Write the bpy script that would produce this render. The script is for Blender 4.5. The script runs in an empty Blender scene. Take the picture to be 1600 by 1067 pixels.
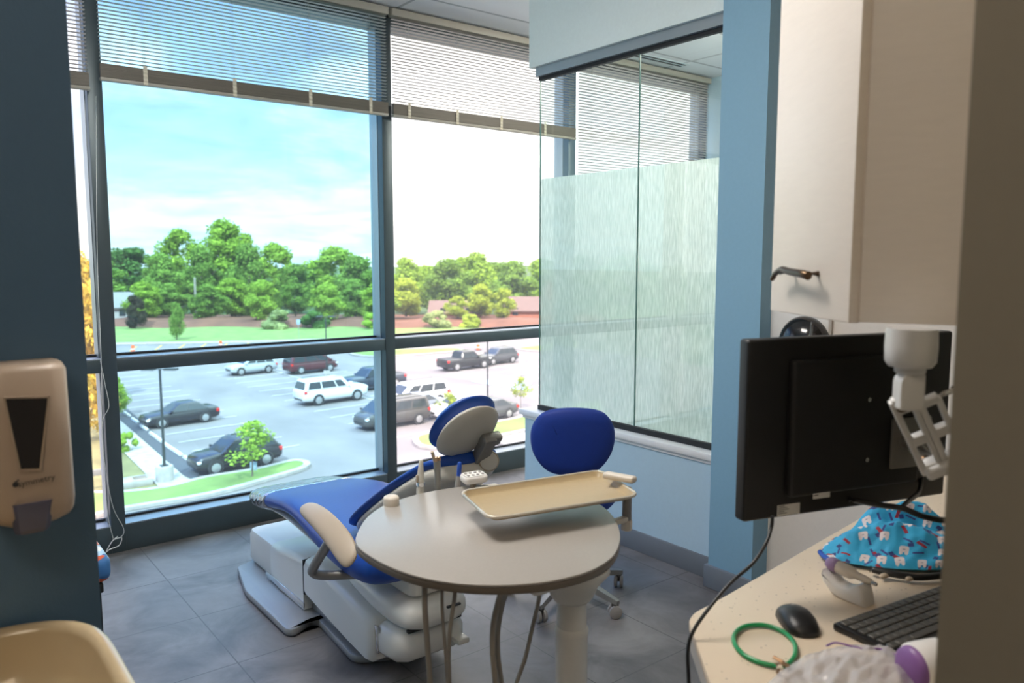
import bpy, bmesh, math, random
from mathutils import Vector, Matrix, Euler
from math import sin, cos, pi, radians as rad

SC = bpy.context.scene
COL = SC.collection
random.seed(7)

# ------------------------------------------------------------------ camera geometry
FPX = 1227.0
PITCH = rad(6.07)
YAW = rad(38.13)
CAM = Vector((0, 0, 1.5))
_F = Vector((sin(YAW), cos(YAW), 0)); RT = Vector((cos(YAW), -sin(YAW), 0)); ZU = Vector((0, 0, 1))
FW = _F * cos(PITCH) - ZU * sin(PITCH); UP = _F * sin(PITCH) + ZU * cos(PITCH)
def ray(u, v): return RT * ((u - 800) / FPX) + UP * ((533.5 - v) / FPX) + FW
def onz(u, v, z): d = ray(u, v); return CAM + d * ((z - CAM.z) / d.z)
def ony(u, v, y): d = ray(u, v); return CAM + d * (y / d.y)
def onx(u, v, x): d = ray(u, v); return CAM + d * (x / d.x)
def atd(u, v, d): return CAM + ray(u, v) * d
GZ = -9.6                                   # level of the parking lot below the third-storey floor
def gp(u, v): p = onz(u, v, GZ); return (p.x, p.y)

cd = bpy.data.cameras.new('camera'); cam = bpy.data.objects.new('camera', cd); COL.objects.link(cam)
cam.location = CAM; cam.rotation_euler = (pi / 2 - PITCH, 0, -YAW)
cd.sensor_width = 36; cd.lens = FPX / 1600 * 36; cd.clip_start = 0.05; cd.clip_end = 2000
cd.dof.use_dof = True; cd.dof.focus_distance = 2.7; cd.dof.aperture_fstop = 4.0
SC.camera = cam

# ------------------------------------------------------------------ materials
def srgb(r, g, b):
    f = lambda c: (c / 255 / 12.92) if c / 255 <= .04045 else ((c / 255 + .055) / 1.055) ** 2.4
    return (f(r), f(g), f(b), 1)
class N:
    def __init__(s, m): s.t = m.node_tree; s.n = s.t.nodes; s.l = s.t.links
    def new(s, typ, **kw):
        n = s.n.new(typ)
        for k, v in kw.items():
            if k in n.inputs.keys() if False else hasattr(n, k): setattr(n, k, v)
        return n
    def link(s, a, b): s.l.new(a, b)
MATS = {}
def mat(name, col, rough=.5, metal=0, spec=.5, noise=None, bump=None, coat=0, trans=0, coords='Object'):
    """noise: (scale, amount, (sx,sy,sz)) colour mottling; bump: (scale, strength)"""
    if name in MATS: return MATS[name]
    m = bpy.data.materials.new(name); m.use_nodes = True; k = N(m)
    b = k.n['Principled BSDF']
    b.inputs['Base Color'].default_value = col; b.inputs['Roughness'].default_value = rough
    b.inputs['Metallic'].default_value = metal; b.inputs['Specular IOR Level'].default_value = spec
    b.inputs['Coat Weight'].default_value = coat; b.inputs['Transmission Weight'].default_value = trans
    tc = k.new('ShaderNodeTexCoord')
    if noise is None: noise = (14, .03, (1, 1, 1))
    sc, am, st = noise
    mp = k.new('ShaderNodeMapping'); mp.inputs['Scale'].default_value = st; k.link(tc.outputs[coords], mp.inputs[0])
    nz = k.new('ShaderNodeTexNoise'); nz.inputs['Scale'].default_value = sc; nz.inputs['Detail'].default_value = 4
    k.link(mp.outputs[0], nz.inputs['Vector'])
    mr = k.new('ShaderNodeMapRange'); mr.inputs['To Min'].default_value = 1 - am * 2; mr.inputs['To Max'].default_value = 1 + am * 2
    k.link(nz.outputs['Fac'], mr.inputs['Value'])
    vm = k.new('ShaderNodeVectorMath', operation='SCALE'); vm.inputs[0].default_value = col[:3]; k.link(mr.outputs[0], vm.inputs['Scale'])
    k.link(vm.outputs[0], b.inputs['Base Color'])
    if bump:
        n2 = k.new('ShaderNodeTexNoise'); n2.inputs['Scale'].default_value = bump[0]; n2.inputs['Detail'].default_value = 3
        k.link(mp.outputs[0], n2.inputs['Vector'])
        bp = k.new('ShaderNodeBump'); bp.inputs['Strength'].default_value = bump[1]; bp.inputs['Distance'].default_value = .01
        k.link(n2.outputs['Fac'], bp.inputs['Height']); k.link(bp.outputs[0], b.inputs['Normal'])
    MATS[name] = m
    return m
def emit(name, col, strength):
    m = bpy.data.materials.new(name); m.use_nodes = True; k = N(m)
    b = k.n['Principled BSDF']; b.inputs['Base Color'].default_value = col
    b.inputs['Emission Color'].default_value = col; b.inputs['Emission Strength'].default_value = strength
    MATS[name] = m; return m
def glass(name, tint, ior=1.5, mult=1.0, haze=0):
    """clear sheet glass: tinted straight-through light plus a Fresnel mirror reflection"""
    m = bpy.data.materials.new(name); m.use_nodes = True; k = N(m)
    k.n.remove(k.n['Principled BSDF']); out = k.n['Material Output']
    t = k.new('ShaderNodeBsdfTransparent'); t.inputs[0].default_value = (*tint, 1)
    g = k.new('ShaderNodeBsdfGlossy'); g.inputs['Roughness'].default_value = 0.0
    fr = k.new('ShaderNodeFresnel')
    geo = k.new('ShaderNodeNewGeometry'); im = k.new('ShaderNodeMix', data_type='FLOAT'); k.link(geo.outputs['Backfacing'], im.inputs[0]); im.inputs[2].default_value = ior; im.inputs[3].default_value = 1 / ior; k.link(im.outputs[0], fr.inputs[0])
    mu = k.new('ShaderNodeMath', operation='MULTIPLY'); mu.inputs[1].default_value = mult; mu.use_clamp = True
    k.link(fr.outputs[0], mu.inputs[0])
    mx = k.new('ShaderNodeMixShader'); k.link(mu.outputs[0], mx.inputs[0]); k.link(t.outputs[0], mx.inputs[1]); k.link(g.outputs[0], mx.inputs[2])
    if haze:      # translucent share mixed in to imitate the bright veil of window glare
        tl = k.new('ShaderNodeBsdfTranslucent'); tl.inputs[0].default_value = (*[.5 + .5 * c for c in tint], 1)
        m2 = k.new('ShaderNodeMixShader'); m2.inputs[0].default_value = haze; k.link(mx.outputs[0], m2.inputs[1]); k.link(tl.outputs[0], m2.inputs[2]); mx = m2
    k.link(mx.outputs[0], out.inputs[0]); MATS[name] = m; return m

# ------------------------------------------------------------------ mesh helpers
def nb(): return bmesh.new()
def box(bm, lo, hi, bev=0, seg=2, M=None):
    lo = Vector(lo); hi = Vector(hi)
    r = bmesh.ops.create_cube(bm, size=1)
    vs = r['verts']; c = (lo + hi) / 2; s = hi - lo
    for v in vs: v.co = Vector((v.co.x * s.x + c.x, v.co.y * s.y + c.y, v.co.z * s.z + c.z))
    if bev:
        es = list({e for v in vs for e in v.link_edges})
        r2 = bmesh.ops.bevel(bm, geom=es, offset=min(bev, min(s) * .49), segments=seg, profile=.5, affect='EDGES')
        vs = list({v for f in r2['faces'] for v in f.verts} | {v for v in vs if v.is_valid})
        seen = set(vs); st = list(vs)
        while st:
            q = st.pop()
            for e in q.link_edges:
                o = e.other_vert(q)
                if o not in seen: seen.add(o); st.append(o)
        vs = list(seen)
    if M is not None:
        for v in vs: v.co = M @ v.co
    return vs
def frame_of(d):
    d = d.normalized(); a = Vector((0, 0, 1)) if abs(d.z) < .95 else Vector((1, 0, 0))
    x = d.cross(a).normalized(); y = x.cross(d).normalized()
    return x, y
def cone(bm, p0, p1, r0, r1=None, n=20, cap=True, bev=0):
    p0 = Vector(p0); p1 = Vector(p1); r1 = r0 if r1 is None else r1
    x, y = frame_of(p1 - p0)
    prof = [(p0, r0), (p1, r1)]
    if bev:
        d = (p1 - p0).normalized()
        prof = [(p0, r0 - bev), (p0 + d * bev * .3, r0 - bev * .3), (p0 + d * bev, r0), (p1 - d * bev, r1), (p1 - d * bev * .3, r1 - bev * .3), (p1, r1 - bev)]
    rings = [[bm.verts.new(c + (x * cos(2 * pi * i / n) + y * sin(2 * pi * i / n)) * r) for i in range(n)] for c, r in prof]
    for a, b in zip(rings, rings[1:]):
        for i in range(n): bm.faces.new((a[i], a[(i + 1) % n], b[(i + 1) % n], b[i]))
    if cap: bm.faces.new(rings[0][::-1]); bm.faces.new(rings[-1])
def lathe(bm, prof, M=None, n=32, cap=True, sx=1, sy=1):
    """prof: (r, z) points about local Z"""
    M = M or Matrix()
    rings = [[bm.verts.new(M @ Vector((r * sx * cos(2 * pi * i / n), r * sy * sin(2 * pi * i / n), z))) for i in range(n)] for r, z in prof]
    for a, b in zip(rings, rings[1:]):
        for i in range(n): bm.faces.new((a[i], a[(i + 1) % n], b[(i + 1) % n], b[i]))
    if cap: bm.faces.new(rings[0][::-1]); bm.faces.new(rings[-1])
def spline(pts, sub=8):
    P = [Vector(p) for p in pts]
    if len(P) < 3: return P
    P2 = [P[0] * 2 - P[1]] + P + [P[-1] * 2 - P[-2]]; out = []
    for i in range(1, len(P2) - 2):
        a, b, c, d = P2[i - 1:i + 3]
        for j in range(sub):
            t = j / sub
            out.append(.5 * ((2 * b) + (c - a) * t + (2 * a - 5 * b + 4 * c - d) * t * t + (3 * b - a - 3 * c + d) * t ** 3))
    return out + [P[-1]]
def tube(bm, pts, r, n=10, sub=8, smooth=True, radii=None):
    P = spline(pts, sub) if smooth else [Vector(p) for p in pts]
    prev = None; rings = []
    for i, p in enumerate(P):
        d = (P[min(i + 1, len(P) - 1)] - P[max(i - 1, 0)]).normalized()
        if prev is None: x, y = frame_of(d)
        else:
            x = (prev - d * prev.dot(d)).normalized(); y = d.cross(x)
        prev = x
        rr = r if radii is None else radii[0] + (radii[1] - radii[0]) * i / (len(P) - 1)
        rings.append([bm.verts.new(p + (x * cos(2 * pi * k / n) + y * sin(2 * pi * k / n)) * rr) for k in range(n)])
    for a, b in zip(rings, rings[1:]):
        for k in range(n): bm.faces.new((a[k], a[(k + 1) % n], b[(k + 1) % n], b[k]))
    bm.faces.new(rings[0][::-1]); bm.faces.new(rings[-1])
def prism(bm, poly, z0, z1, bev=0, M=None, seg=2):
    n = len(poly)
    if bev:
        cx = sum(p[0] for p in poly) / n; cy = sum(p[1] for p in poly) / n
        inset = lambda k: _inset(poly, k)
        layers = [(inset(bev), z0), (inset(bev * .3), z0 + bev * .3), (poly, z0 + bev), (poly, z1 - bev), (inset(bev * .3), z1 - bev * .3), (inset(bev), z1)]
    else: layers = [(poly, z0), (poly, z1)]
    rings = [[bm.verts.new((M @ Vector((p[0], p[1], z))) if M else Vector((p[0], p[1], z))) for p in pl] for pl, z in layers]
    for a, b in zip(rings, rings[1:]):
        for i in range(n): bm.faces.new((a[i], a[(i + 1) % n], b[(i + 1) % n], b[i]))
    bm.faces.new(rings[0][::-1]); bm.faces.new(rings[-1])
def _inset(poly, k):
    n = len(poly); A = sum(poly[i][0] * poly[(i + 1) % n][1] - poly[(i + 1) % n][0] * poly[i][1] for i in range(n))
    s = 1 if A > 0 else -1; out = []
    for i in range(n):
        a = Vector(poly[i - 1][:2]); b = Vector(poly[i][:2]); c = Vector(poly[(i + 1) % n][:2])
        e1 = (b - a).normalized(); e2 = (c - b).normalized()
        n1 = Vector((-e1.y, e1.x)) * s; n2 = Vector((-e2.y, e2.x)) * s
        m = (n1 + n2); m = m.normalized() / max(.5, m.normalized().dot(n1)) if m.length > 1e-6 else n1
        q = b + m * k; out.append((q.x, q.y))
    return out
def smooth_poly(pts, sub=6):
    n = len(pts); out = []
    for i in range(n):
        a, b, c, d = (Vector(pts[(i + j) % n][:2]) for j in (-1, 0, 1, 2))
        for j in range(sub):
            t = j / sub
            q = .5 * ((2 * b) + (c - a) * t + (2 * a - 5 * b + 4 * c - d) * t * t + (3 * b - a - 3 * c + d) * t ** 3)
            out.append((q.x, q.y))
    return out
def round_poly(pts, r, seg=5):
    n = len(pts); out = []
    for i in range(n):
        a = Vector(pts[i - 1][:2]); b = Vector(pts[i][:2]); c = Vector(pts[(i + 1) % n][:2])
        d1 = (a - b); d2 = (c - b); rr = r[i] if isinstance(r, (list, tuple)) else r
        k = min(rr, d1.length * .49, d2.length * .49); p = b + d1.normalized() * k; q = b + d2.normalized() * k
        for j in range(seg + 1):
            t = j / seg; w = (1 - t) ** 2 * p + 2 * t * (1 - t) * b + t * t * q; out.append((w.x, w.y))
    return out
def loft(bm, sections, cap=True):
    rings = [[bm.verts.new(Vector(p)) for p in s] for s in sections]
    n = len(rings[0])
    for a, b in zip(rings, rings[1:]):
        for i in range(n): bm.faces.new((a[i], a[(i + 1) % n], b[(i + 1) % n], b[i]))
    if cap: bm.faces.new(rings[0][::-1]); bm.faces.new(rings[-1])
def quad(bm, a, b, c, d): bm.faces.new([bm.verts.new(Vector(p)) for p in (a, b, c, d)])
def ellip(bm, c, r, M=None, u=24, v=14):
    rs = bmesh.ops.create_uvsphere(bm, u_segments=u, v_segments=v, radius=1)
    for w in rs['verts']:
        p = Vector((w.co.x * r[0], w.co.y * r[1], w.co.z * r[2]))
        w.co = (M @ p if M else p) + Vector(c)
def wpos(p):
    v = Vector((0, 0, 0))
    while p is not None: v += Vector(p.location); p = p.parent
    return v
def obj(name, bm, m, parent=None, smooth=40, subsurf=0, kind=None, label=None, recalc=True):
    if recalc: bmesh.ops.recalc_face_normals(bm, faces=bm.faces)
    off = wpos(parent)
    if parent is not None: bmesh.ops.translate(bm, verts=bm.verts, vec=-off)
    me = bpy.data.meshes.new(name); bm.to_mesh(me); bm.free()
    for x in (m if isinstance(m, (list, tuple)) else [m]): me.materials.append(x)
    o = bpy.data.objects.new(name, me); COL.objects.link(o)
    if parent is not None: o.parent = parent
    if smooth:
        me.shade_smooth()
        if smooth < 180:
            me.set_sharp_from_angle(angle=rad(smooth))
    if subsurf:
        s = o.modifiers.new('sub', 'SUBSURF'); s.levels = subsurf; s.render_levels = subsurf
    if kind: o['kind'] = kind
    if label: o['label'] = label
    return o
def thing(name, label, cat, loc=(0, 0, 0), group=None, kind=None):
    o = bpy.data.objects.new(name, None); COL.objects.link(o); o.location = loc
    o.empty_display_size = .1
    if label: o['label'] = label
    if cat: o['category'] = cat
    if group: o['group'] = group
    if kind: o['kind'] = kind
    return o
def tag(o, label, cat, group=None, kind=None):
    o['label'] = label; o['category'] = cat
    if group: o['group'] = group
    if kind: o['kind'] = kind
    return o
def copy_tree(o, parent=None):
    c = o.copy(); COL.objects.link(c)
    if parent is not None: c.parent = parent
    for ch in list(o.children): copy_tree(ch, c)
    return c
def struct(name, bm, m, parent=None, smooth=30):
    o = obj(name, bm, m, parent, smooth)
    if parent is None: o['kind'] = 'structure'
    return o
def text_bm(body, size, M, extrude=.0004, align='CENTER'):
    cu = bpy.data.curves.new('txt', 'FONT'); cu.body = body; cu.size = size; cu.extrude = extrude; cu.align_x = align; cu.align_y = 'CENTER'; cu.resolution_u = 3
    o = bpy.data.objects.new('txt', cu); COL.objects.link(o)
    bpy.context.view_layer.update()
    me = bpy.data.meshes.new_from_object(o.evaluated_get(bpy.context.evaluated_depsgraph_get()))
    bm = nb(); bm.from_mesh(me); bm.transform(M)
    bpy.data.objects.remove(o); bpy.data.curves.remove(cu); bpy.data.meshes.remove(me)
    return bm
# ------------------------------------------------------------------ the materials of the place
M = MATS
mat('wall blue', (.46, .62, .72, 1), .6, noise=(60, .02, (1, 1, 1)), bump=(220, .06))
mat('wall accent', (.22, .40, .54, 1), .55, noise=(60, .02, (1, 1, 1)), bump=(220, .06))
mat('wall accent shaded', (.085, .17, .28, 1), .6, noise=(60, .02, (1, 1, 1)), bump=(220, .06))  # accent blue darkened, the backlit wall's shade put into its colour
mat('wall pale', (.74, .83, .83, 1), .6, noise=(60, .02, (1, 1, 1)), bump=(220, .05))
mat('wall cream', (.72, .66, .60, 1), .6, noise=(60, .02, (1, 1, 1)))
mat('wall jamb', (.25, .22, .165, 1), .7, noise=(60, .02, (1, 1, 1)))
mat('base rubber', (.17, .19, .22, 1), .5)
mat('sill white', (.80, .80, .79, 1), .35)
mat('frame grey', (.075, .10, .11, 1), .38, metal=.45)
mat('frame light', (.36, .40, .43, 1), .35, metal=.5)
mat('gasket', (.012, .012, .014, 1), .6)
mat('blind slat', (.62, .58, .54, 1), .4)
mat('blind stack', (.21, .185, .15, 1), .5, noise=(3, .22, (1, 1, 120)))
mat('blind rail', (.40, .37, .31, 1), .45)
mat('ladder tape', (.72, .66, .52, 1), .7)
mat('cord white', (.80, .80, .76, 1), .5)
mat('cream plastic', (.70, .70, .66, 1), .28, noise=(8, .01, (1, 1, 1)))
mat('shell cream', (.64, .62, .56, 1), .32, noise=(8, .01, (1, 1, 1)))
mat('tan plastic', (.47, .385, .29, 1), .42, noise=(8, .01, (1, 1, 1)))
mat('blue vinyl', (.006, .062, .36, 1), .36, spec=.5, noise=(10, .03, (1, 1, 1)), bump=(90, .04))
mat('blue fabric', (.004, .034, .27, 1), .62, noise=(30, .05, (1, 1, 1)), bump=(300, .08))
mat('cast grey', (.30, .31, .31, 1), .42, metal=.35)
mat('grey metal', (.27, .265, .25, 1), .36, metal=.5)
mat('dark metal', (.10, .095, .085, 1), .4, metal=.5)
mat('chrome', (.75, .75, .75, 1), .12, metal=1)
mat('white metal', (.74, .74, .71, 1), .25)
mat('table laminate', (.38, .355, .325, 1), .28, spec=.6, noise=(160, .03, (1, 1, 1)))
mat('table edge', (.17, .145, .12, 1), .4)
mat('tray tan', (.43, .33, .19, 1), .38, noise=(90, .03, (1, 1, 1)))
mat('tray rim', (.62, .57, .48, 1), .2, metal=.25)
mat('hose', (.33, .305, .265, 1), .5)
mat('black plastic', (.012, .012, .013, 1), .38)
mat('black matte', (.006, .006, .007, 1), .6)
mat('grey plastic', (.30, .29, .28, 1), .45)
mat('counter', (.66, .555, .43, 1), .28, noise=(150, .05, (1, 1, 1)))
mat('counter side', (.52, .50, .47, 1), .35)
mat('cabinet', (.80, .73, .66, 1), .42, noise=(20, .02, (1, 1, 6)))
mat('bronze', (.09, .055, .03, 1), .3, metal=.85)
mat('arm white', (.60, .60, .60, 1), .3)
mat('monitor black', (.008, .008, .009, 1), .42)
mat('label white', (.70, .70, .68, 1), .5)
mat('label ink', (.03, .03, .03, 1), .5)
mat('soap cover', (.50, .40, .31, 1), .35)
mat('soap lens', (.010, .008, .008, 1), .15, coat=.4)
mat('soap lower', (.115, .12, .19, 1), .25)
mat('soap ink', (.04, .04, .045, 1), .5)
mat('basin ivory', (.55, .44, .28, 1), .16, coat=.4)
mat('green vinyl', (.004, .27, .085, 1), .3, coat=.3)
mat('purple', (.22, .10, .30, 1), .4)
mat('purple soft', (.30, .19, .36, 1), .45)
mat('white plastic', (.78, .76, .74, 1), .3)
mat('off white', (.66, .60, .52, 1), .4)
mat('handset blue', (.01, .07, .42, 1), .3)
mat('warm metal', (.50, .33, .22, 1), .28, metal=.8)
mat('ceiling vent', (.02, .02, .02, 1), .6)
emit('light lens', (1, .93, .82, 1), 3.2)
glass('glass clear', (.97, .96, .94), haze=.055)
glass('glass tinted', (.50, .82, .93), haze=.03)
glass('glass partition', (.86, .95, .93), 1.62, 1.25)
glass('glass thin', (.95, .97, .97))

def floor_mat():
    m = bpy.data.materials.new('floor tile'); m.use_nodes = True; k = N(m); b = k.n['Principled BSDF']
    tc = k.new('ShaderNodeTexCoord'); mp = k.new('ShaderNodeMapping')
    mp.inputs['Location'].default_value = (-1.39 / .475, -2.34 / .48, 0); mp.inputs['Scale'].default_value = (1 / .475, 1 / .48, 1)
    k.link(tc.outputs['Object'], mp.inputs[0])
    sp = k.new('ShaderNodeSeparateXYZ'); k.link(mp.outputs[0], sp.inputs[0])
    ds = []
    for ax in ('X', 'Y'):
        fr = k.new('ShaderNodeMath', operation='FRACT'); k.link(sp.outputs[ax], fr.inputs[0])
        s = k.new('ShaderNodeMath', operation='SUBTRACT'); s.inputs[1].default_value = .5; k.link(fr.outputs[0], s.inputs[0])
        a = k.new('ShaderNodeMath', operation='ABSOLUTE'); k.link(s.outputs[0], a.inputs[0]); ds.append(a)
    mx = k.new('ShaderNodeMath', operation='MAXIMUM'); k.link(ds[0].outputs[0], mx.inputs[0]); k.link(ds[1].outputs[0], mx.inputs[1])
    gr = k.new('ShaderNodeMapRange'); gr.inputs['From Min'].default_value = .4935; gr.inputs['From Max'].default_value = .4965; k.link(mx.outputs[0], gr.inputs['Value'])
    nz = k.new('ShaderNodeTexNoise'); nz.inputs['Scale'].default_value = 3.2; nz.inputs['Detail'].default_value = 7; nz.inputs['Roughness'].default_value = .62; nz.inputs['Distortion'].default_value = .6
    k.link(tc.outputs['Object'], nz.inputs['Vector'])
    cr = k.new('ShaderNodeValToRGB'); cr.color_ramp.elements[0].position = .3; cr.color_ramp.elements[1].position = .72
    cr.color_ramp.elements[0].color = (.10, .092, .09, 1); cr.color_ramp.elements[1].color = (.27, .255, .25, 1); k.link(nz.outputs['Fac'], cr.inputs[0])
    mix = k.new('ShaderNodeMix', data_type='RGBA'); k.link(gr.outputs[0], mix.inputs[0]); k.link(cr.outputs[0], mix.inputs[6]); mix.inputs[7].default_value = (.095, .09, .09, 1)
    k.link(mix.outputs[2], b.inputs['Base Color']); b.inputs['Roughness'].default_value = .42
    rr = k.new('ShaderNodeMapRange'); rr.inputs['To Min'].default_value = .34; rr.inputs['To Max'].default_value = .55; k.link(nz.outputs['Fac'], rr.inputs['Value']); k.link(rr.outputs[0], b.inputs['Roughness'])
    MATS['floor tile'] = m
def ceil_mat():
    m = bpy.data.materials.new('ceiling tile'); m.use_nodes = True; k = N(m); b = k.n['Principled BSDF']
    tc = k.new('ShaderNodeTexCoord'); mp = k.new('ShaderNodeMapping')
    mp.inputs['Location'].default_value = (-4.87 / 1.2, -4.0 / .6, 0); mp.inputs['Scale'].default_value = (1 / 1.2, 1 / .6, 1); k.link(tc.outputs['Object'], mp.inputs[0])
    sp = k.new('ShaderNodeSeparateXYZ'); k.link(mp.outputs[0], sp.inputs[0]); g = []
    for ax, w in (('X', .009), ('Y', .018)):
        fr = k.new('ShaderNodeMath', operation='FRACT'); k.link(sp.outputs[ax], fr.inputs[0])
        s = k.new('ShaderNodeMath', operation='SUBTRACT'); s.inputs[1].default_value = .5; k.link(fr.outputs[0], s.inputs[0])
        a = k.new('ShaderNodeMath', operation='ABSOLUTE'); k.link(s.outputs[0], a.inputs[0])
        t = k.new('ShaderNodeMath', operation='GREATER_THAN'); t.inputs[1].default_value = .5 - w; k.link(a.outputs[0], t.inputs[0]); g.append(t)
    mx = k.new('ShaderNodeMath', operation='MAXIMUM'); k.link(g[0].outputs[0], mx.inputs[0]); k.link(g[1].outputs[0], mx.inputs[1])
    nz = k.new('ShaderNodeTexNoise'); nz.inputs['Scale'].default_value = 180; k.link(tc.outputs['Object'], nz.inputs['Vector'])
    mr = k.new('ShaderNodeMapRange'); mr.inputs['To Min'].default_value = .86; mr.inputs['To Max'].default_value = .92; k.link(nz.outputs['Fac'], mr.inputs['Value'])
    cb = k.new('ShaderNodeCombineColor')
    for i in range(3): k.link(mr.outputs[0], cb.inputs[i])
    mix = k.new('ShaderNodeMix', data_type='RGBA'); k.link(mx.outputs[0], mix.inputs[0]); k.link(cb.outputs[0], mix.inputs[6]); mix.inputs[7].default_value = (.50, .51, .51, 1)
    k.link(mix.outputs[2], b.inputs['Base Color']); b.inputs['Roughness'].default_value = .85; MATS['ceiling tile'] = m
def film_mat():
    m = bpy.data.materials.new('frosted film'); m.use_nodes = True; k = N(m); k.n.remove(k.n['Principled BSDF'])
    tc = k.new('ShaderNodeTexCoord'); mp = k.new('ShaderNodeMapping'); mp.inputs['Scale'].default_value = (90, 90, 9); k.link(tc.outputs['Object'], mp.inputs[0])
    nz = k.new('ShaderNodeTexNoise'); nz.inputs['Scale'].default_value = 1.6; nz.inputs['Detail'].default_value = 5; nz.inputs['Distortion'].default_value = .4; k.link(mp.outputs[0], nz.inputs['Vector'])
    cr = k.new('ShaderNodeValToRGB'); cr.color_ramp.elements[0].position = .36; cr.color_ramp.elements[1].position = .68
    cr.color_ramp.elements[0].color = (.56, .66, .63, 1); cr.color_ramp.elements[1].color = (.86, .92, .89, 1); k.link(nz.outputs['Fac'], cr.inputs[0])
    d = k.new('ShaderNodeBsdfDiffuse'); tr = k.new('ShaderNodeBsdfTranslucent'); tp = k.new('ShaderNodeBsdfTransparent'); gl = k.new('ShaderNodeBsdfGlossy'); gl.inputs['Roughness'].default_value = .22
    k.link(cr.outputs[0], d.inputs[0]); k.link(cr.outputs[0], tr.inputs[0])
    a = k.new('ShaderNodeMixShader'); a.inputs[0].default_value = .55; k.link(d.outputs[0], a.inputs[1]); k.link(tr.outputs[0], a.inputs[2])
    c = k.new('ShaderNodeMixShader'); c.inputs[0].default_value = .10; k.link(a.outputs[0], c.inputs[1]); k.link(tp.outputs[0], c.inputs[2])
    e = k.new('ShaderNodeMixShader'); e.inputs[0].default_value = .06; k.link(c.outputs[0], e.inputs[1]); k.link(gl.outputs[0], e.inputs[2])
    k.link(e.outputs[0], k.n['Material Output'].inputs[0]); MATS['frosted film'] = m
floor_mat(); ceil_mat(); film_mat()

# ------------------------------------------------------------------ the room shell
YW = 4.373; XP = 2.926; CZ = 2.985
bm = nb(); box(bm, (-3.2, -2.6, -.12), (5.62, 4.46, 0)); struct('floor', bm, M['floor tile'])
bm = nb(); box(bm, (-3.2, -2.6, CZ), (5.62, 4.46, CZ + .12)); struct('ceiling', bm, M['ceiling tile'])
# left stub wall that carries the dispenser and the basin, seen face on
bm = nb(); box(bm, (-3.2, 1.52, 0), (.254, 1.64, CZ)); struct('wall_left', bm, M['wall accent shaded'])
bm = nb(); box(bm, (-1.3, 1.64, 0), (-1.18, 4.46, CZ)); struct('wall_far_left', bm, M['wall blue'])
bm = nb(); box(bm, (-3.2, -2.6, 0), (-3.1, 1.52, CZ)); struct('wall_corridor_left', bm, M['wall cream'])
bm = nb(); box(bm, (-3.2, -2.6, 0), (5.62, -2.5, CZ)); struct('wall_back', bm, M['wall cream'])
# end of the wall beside the doorway
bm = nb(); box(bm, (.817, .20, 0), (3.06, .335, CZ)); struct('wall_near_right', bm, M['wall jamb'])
bm = nb(); box(bm, (2.96, -2.6, 0), (3.06, .20, CZ)); struct('wall_corridor_right', bm, M['wall cream'])
bm = nb(); box(bm, (2.96, .335, 0), (3.06, 1.944, CZ)); struct('wall_right', bm, M['wall cream'])
bm = nb(); box(bm, (2.85, 1.944, 0), (3.06, 2.175, CZ)); struct('wall_pilaster', bm, M['wall accent'])
bm = nb(); box(bm, (2.835, 1.93, 0), (2.96, 2.19, .105), .004); struct('baseboard_pilaster', bm, M['base rubber'])
PE = 3.60
bm = nb(); box(bm, (XP, 2.175, 0), (3.06, PE, .565)); struct('wall_partition', bm, M['wall blue'])
bm = nb(); box(bm, (XP - .012, 2.176, 0), (XP, PE, .105), .003); struct('baseboard_partition', bm, M['base rubber'])
bm = nb(); box(bm, (XP - .022, 2.176, .567), (3.085, PE + .035, .60), .006); box(bm, (XP - .008, 2.176, .548), (3.07, PE + .015, .568), .003); struct('trim_sill_partition', bm, M['sill white'])
bm = nb(); box(bm, (XP, 2.175, 2.575), (3.06, PE - .03, CZ)); struct('wall_soffit', bm, M['wall pale'])
GX = 2.985
bm = nb(); box(bm, (GX - .035, 2.176, 2.525), (GX + .035, PE - .06, 2.58)); struct('trim_head_channel', bm, M['frame light'])
bm = nb(); box(bm, (GX - .012, 2.176, 2.506), (GX + .012, PE - .06, 2.526)); box(bm, (GX - .012, 2.176, .600), (GX + .012, PE - .06, .628)); struct('trim_gasket', bm, M['gasket'])
ymid = 2.775
for i, (a, b) in enumerate(((ymid + .003, PE - .065), (2.18, ymid - .003))):
    w = thing('window_%d' % (i + 5), None, None, (GX, (a + b) / 2, .63), kind='structure')
    bm = nb(); quad(bm, (GX, a, .625), (GX, b, .625), (GX, b, 2.51), (GX, a, 2.51)); obj('pane', bm, M['glass partition'], w)
    bm = nb(); quad(bm, (GX + .006, a, .63), (GX + .006, b, .63), (GX + .006, b, 1.955), (GX + .006, a, 1.955)); obj('frosted_film', bm, M['frosted film'], w)
    bm = nb(); box(bm, (GX - .004, (b if i == 0 else b - .003) , .63), (GX + .004, (b if i == 0 else b - .003) + .004, 2.508)); obj('glass_edge', bm, mat('glass edge', (.10, .22, .20, 1), .2), w)
# the room beyond the glass
bm = nb(); box(bm, (5.45, .335, 0), (5.57, 4.46, CZ)); struct('wall_far_right', bm, M['wall blue'])
bm = nb(); box(bm, (3.06, .335, 0), (5.45, .43, CZ)); struct('wall_beyond_back', bm, M['wall pale'])
# ceiling linear slot diffuser beyond the glass
p = thing('slot_diffuser', 'black twin-slot linear air diffuser in the ceiling beyond the glass', 'vent', (4.6, 4.12, CZ - .004))
bm = nb(); box(bm, (4.15, 4.09, CZ - .006), (4.92, 4.105, CZ + .002)); obj('slot', bm, M['ceiling vent'], p)
bm = nb(); box(bm, (4.15, 4.135, CZ - .006), (4.92, 4.15, CZ + .002)); obj('slot', bm, M['ceiling vent'], p)
bm = nb(); box(bm, (4.13, 4.075, CZ - .003), (4.94, 4.165, CZ + .001)); obj('flange', bm, M['wall pale'], p)

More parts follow.
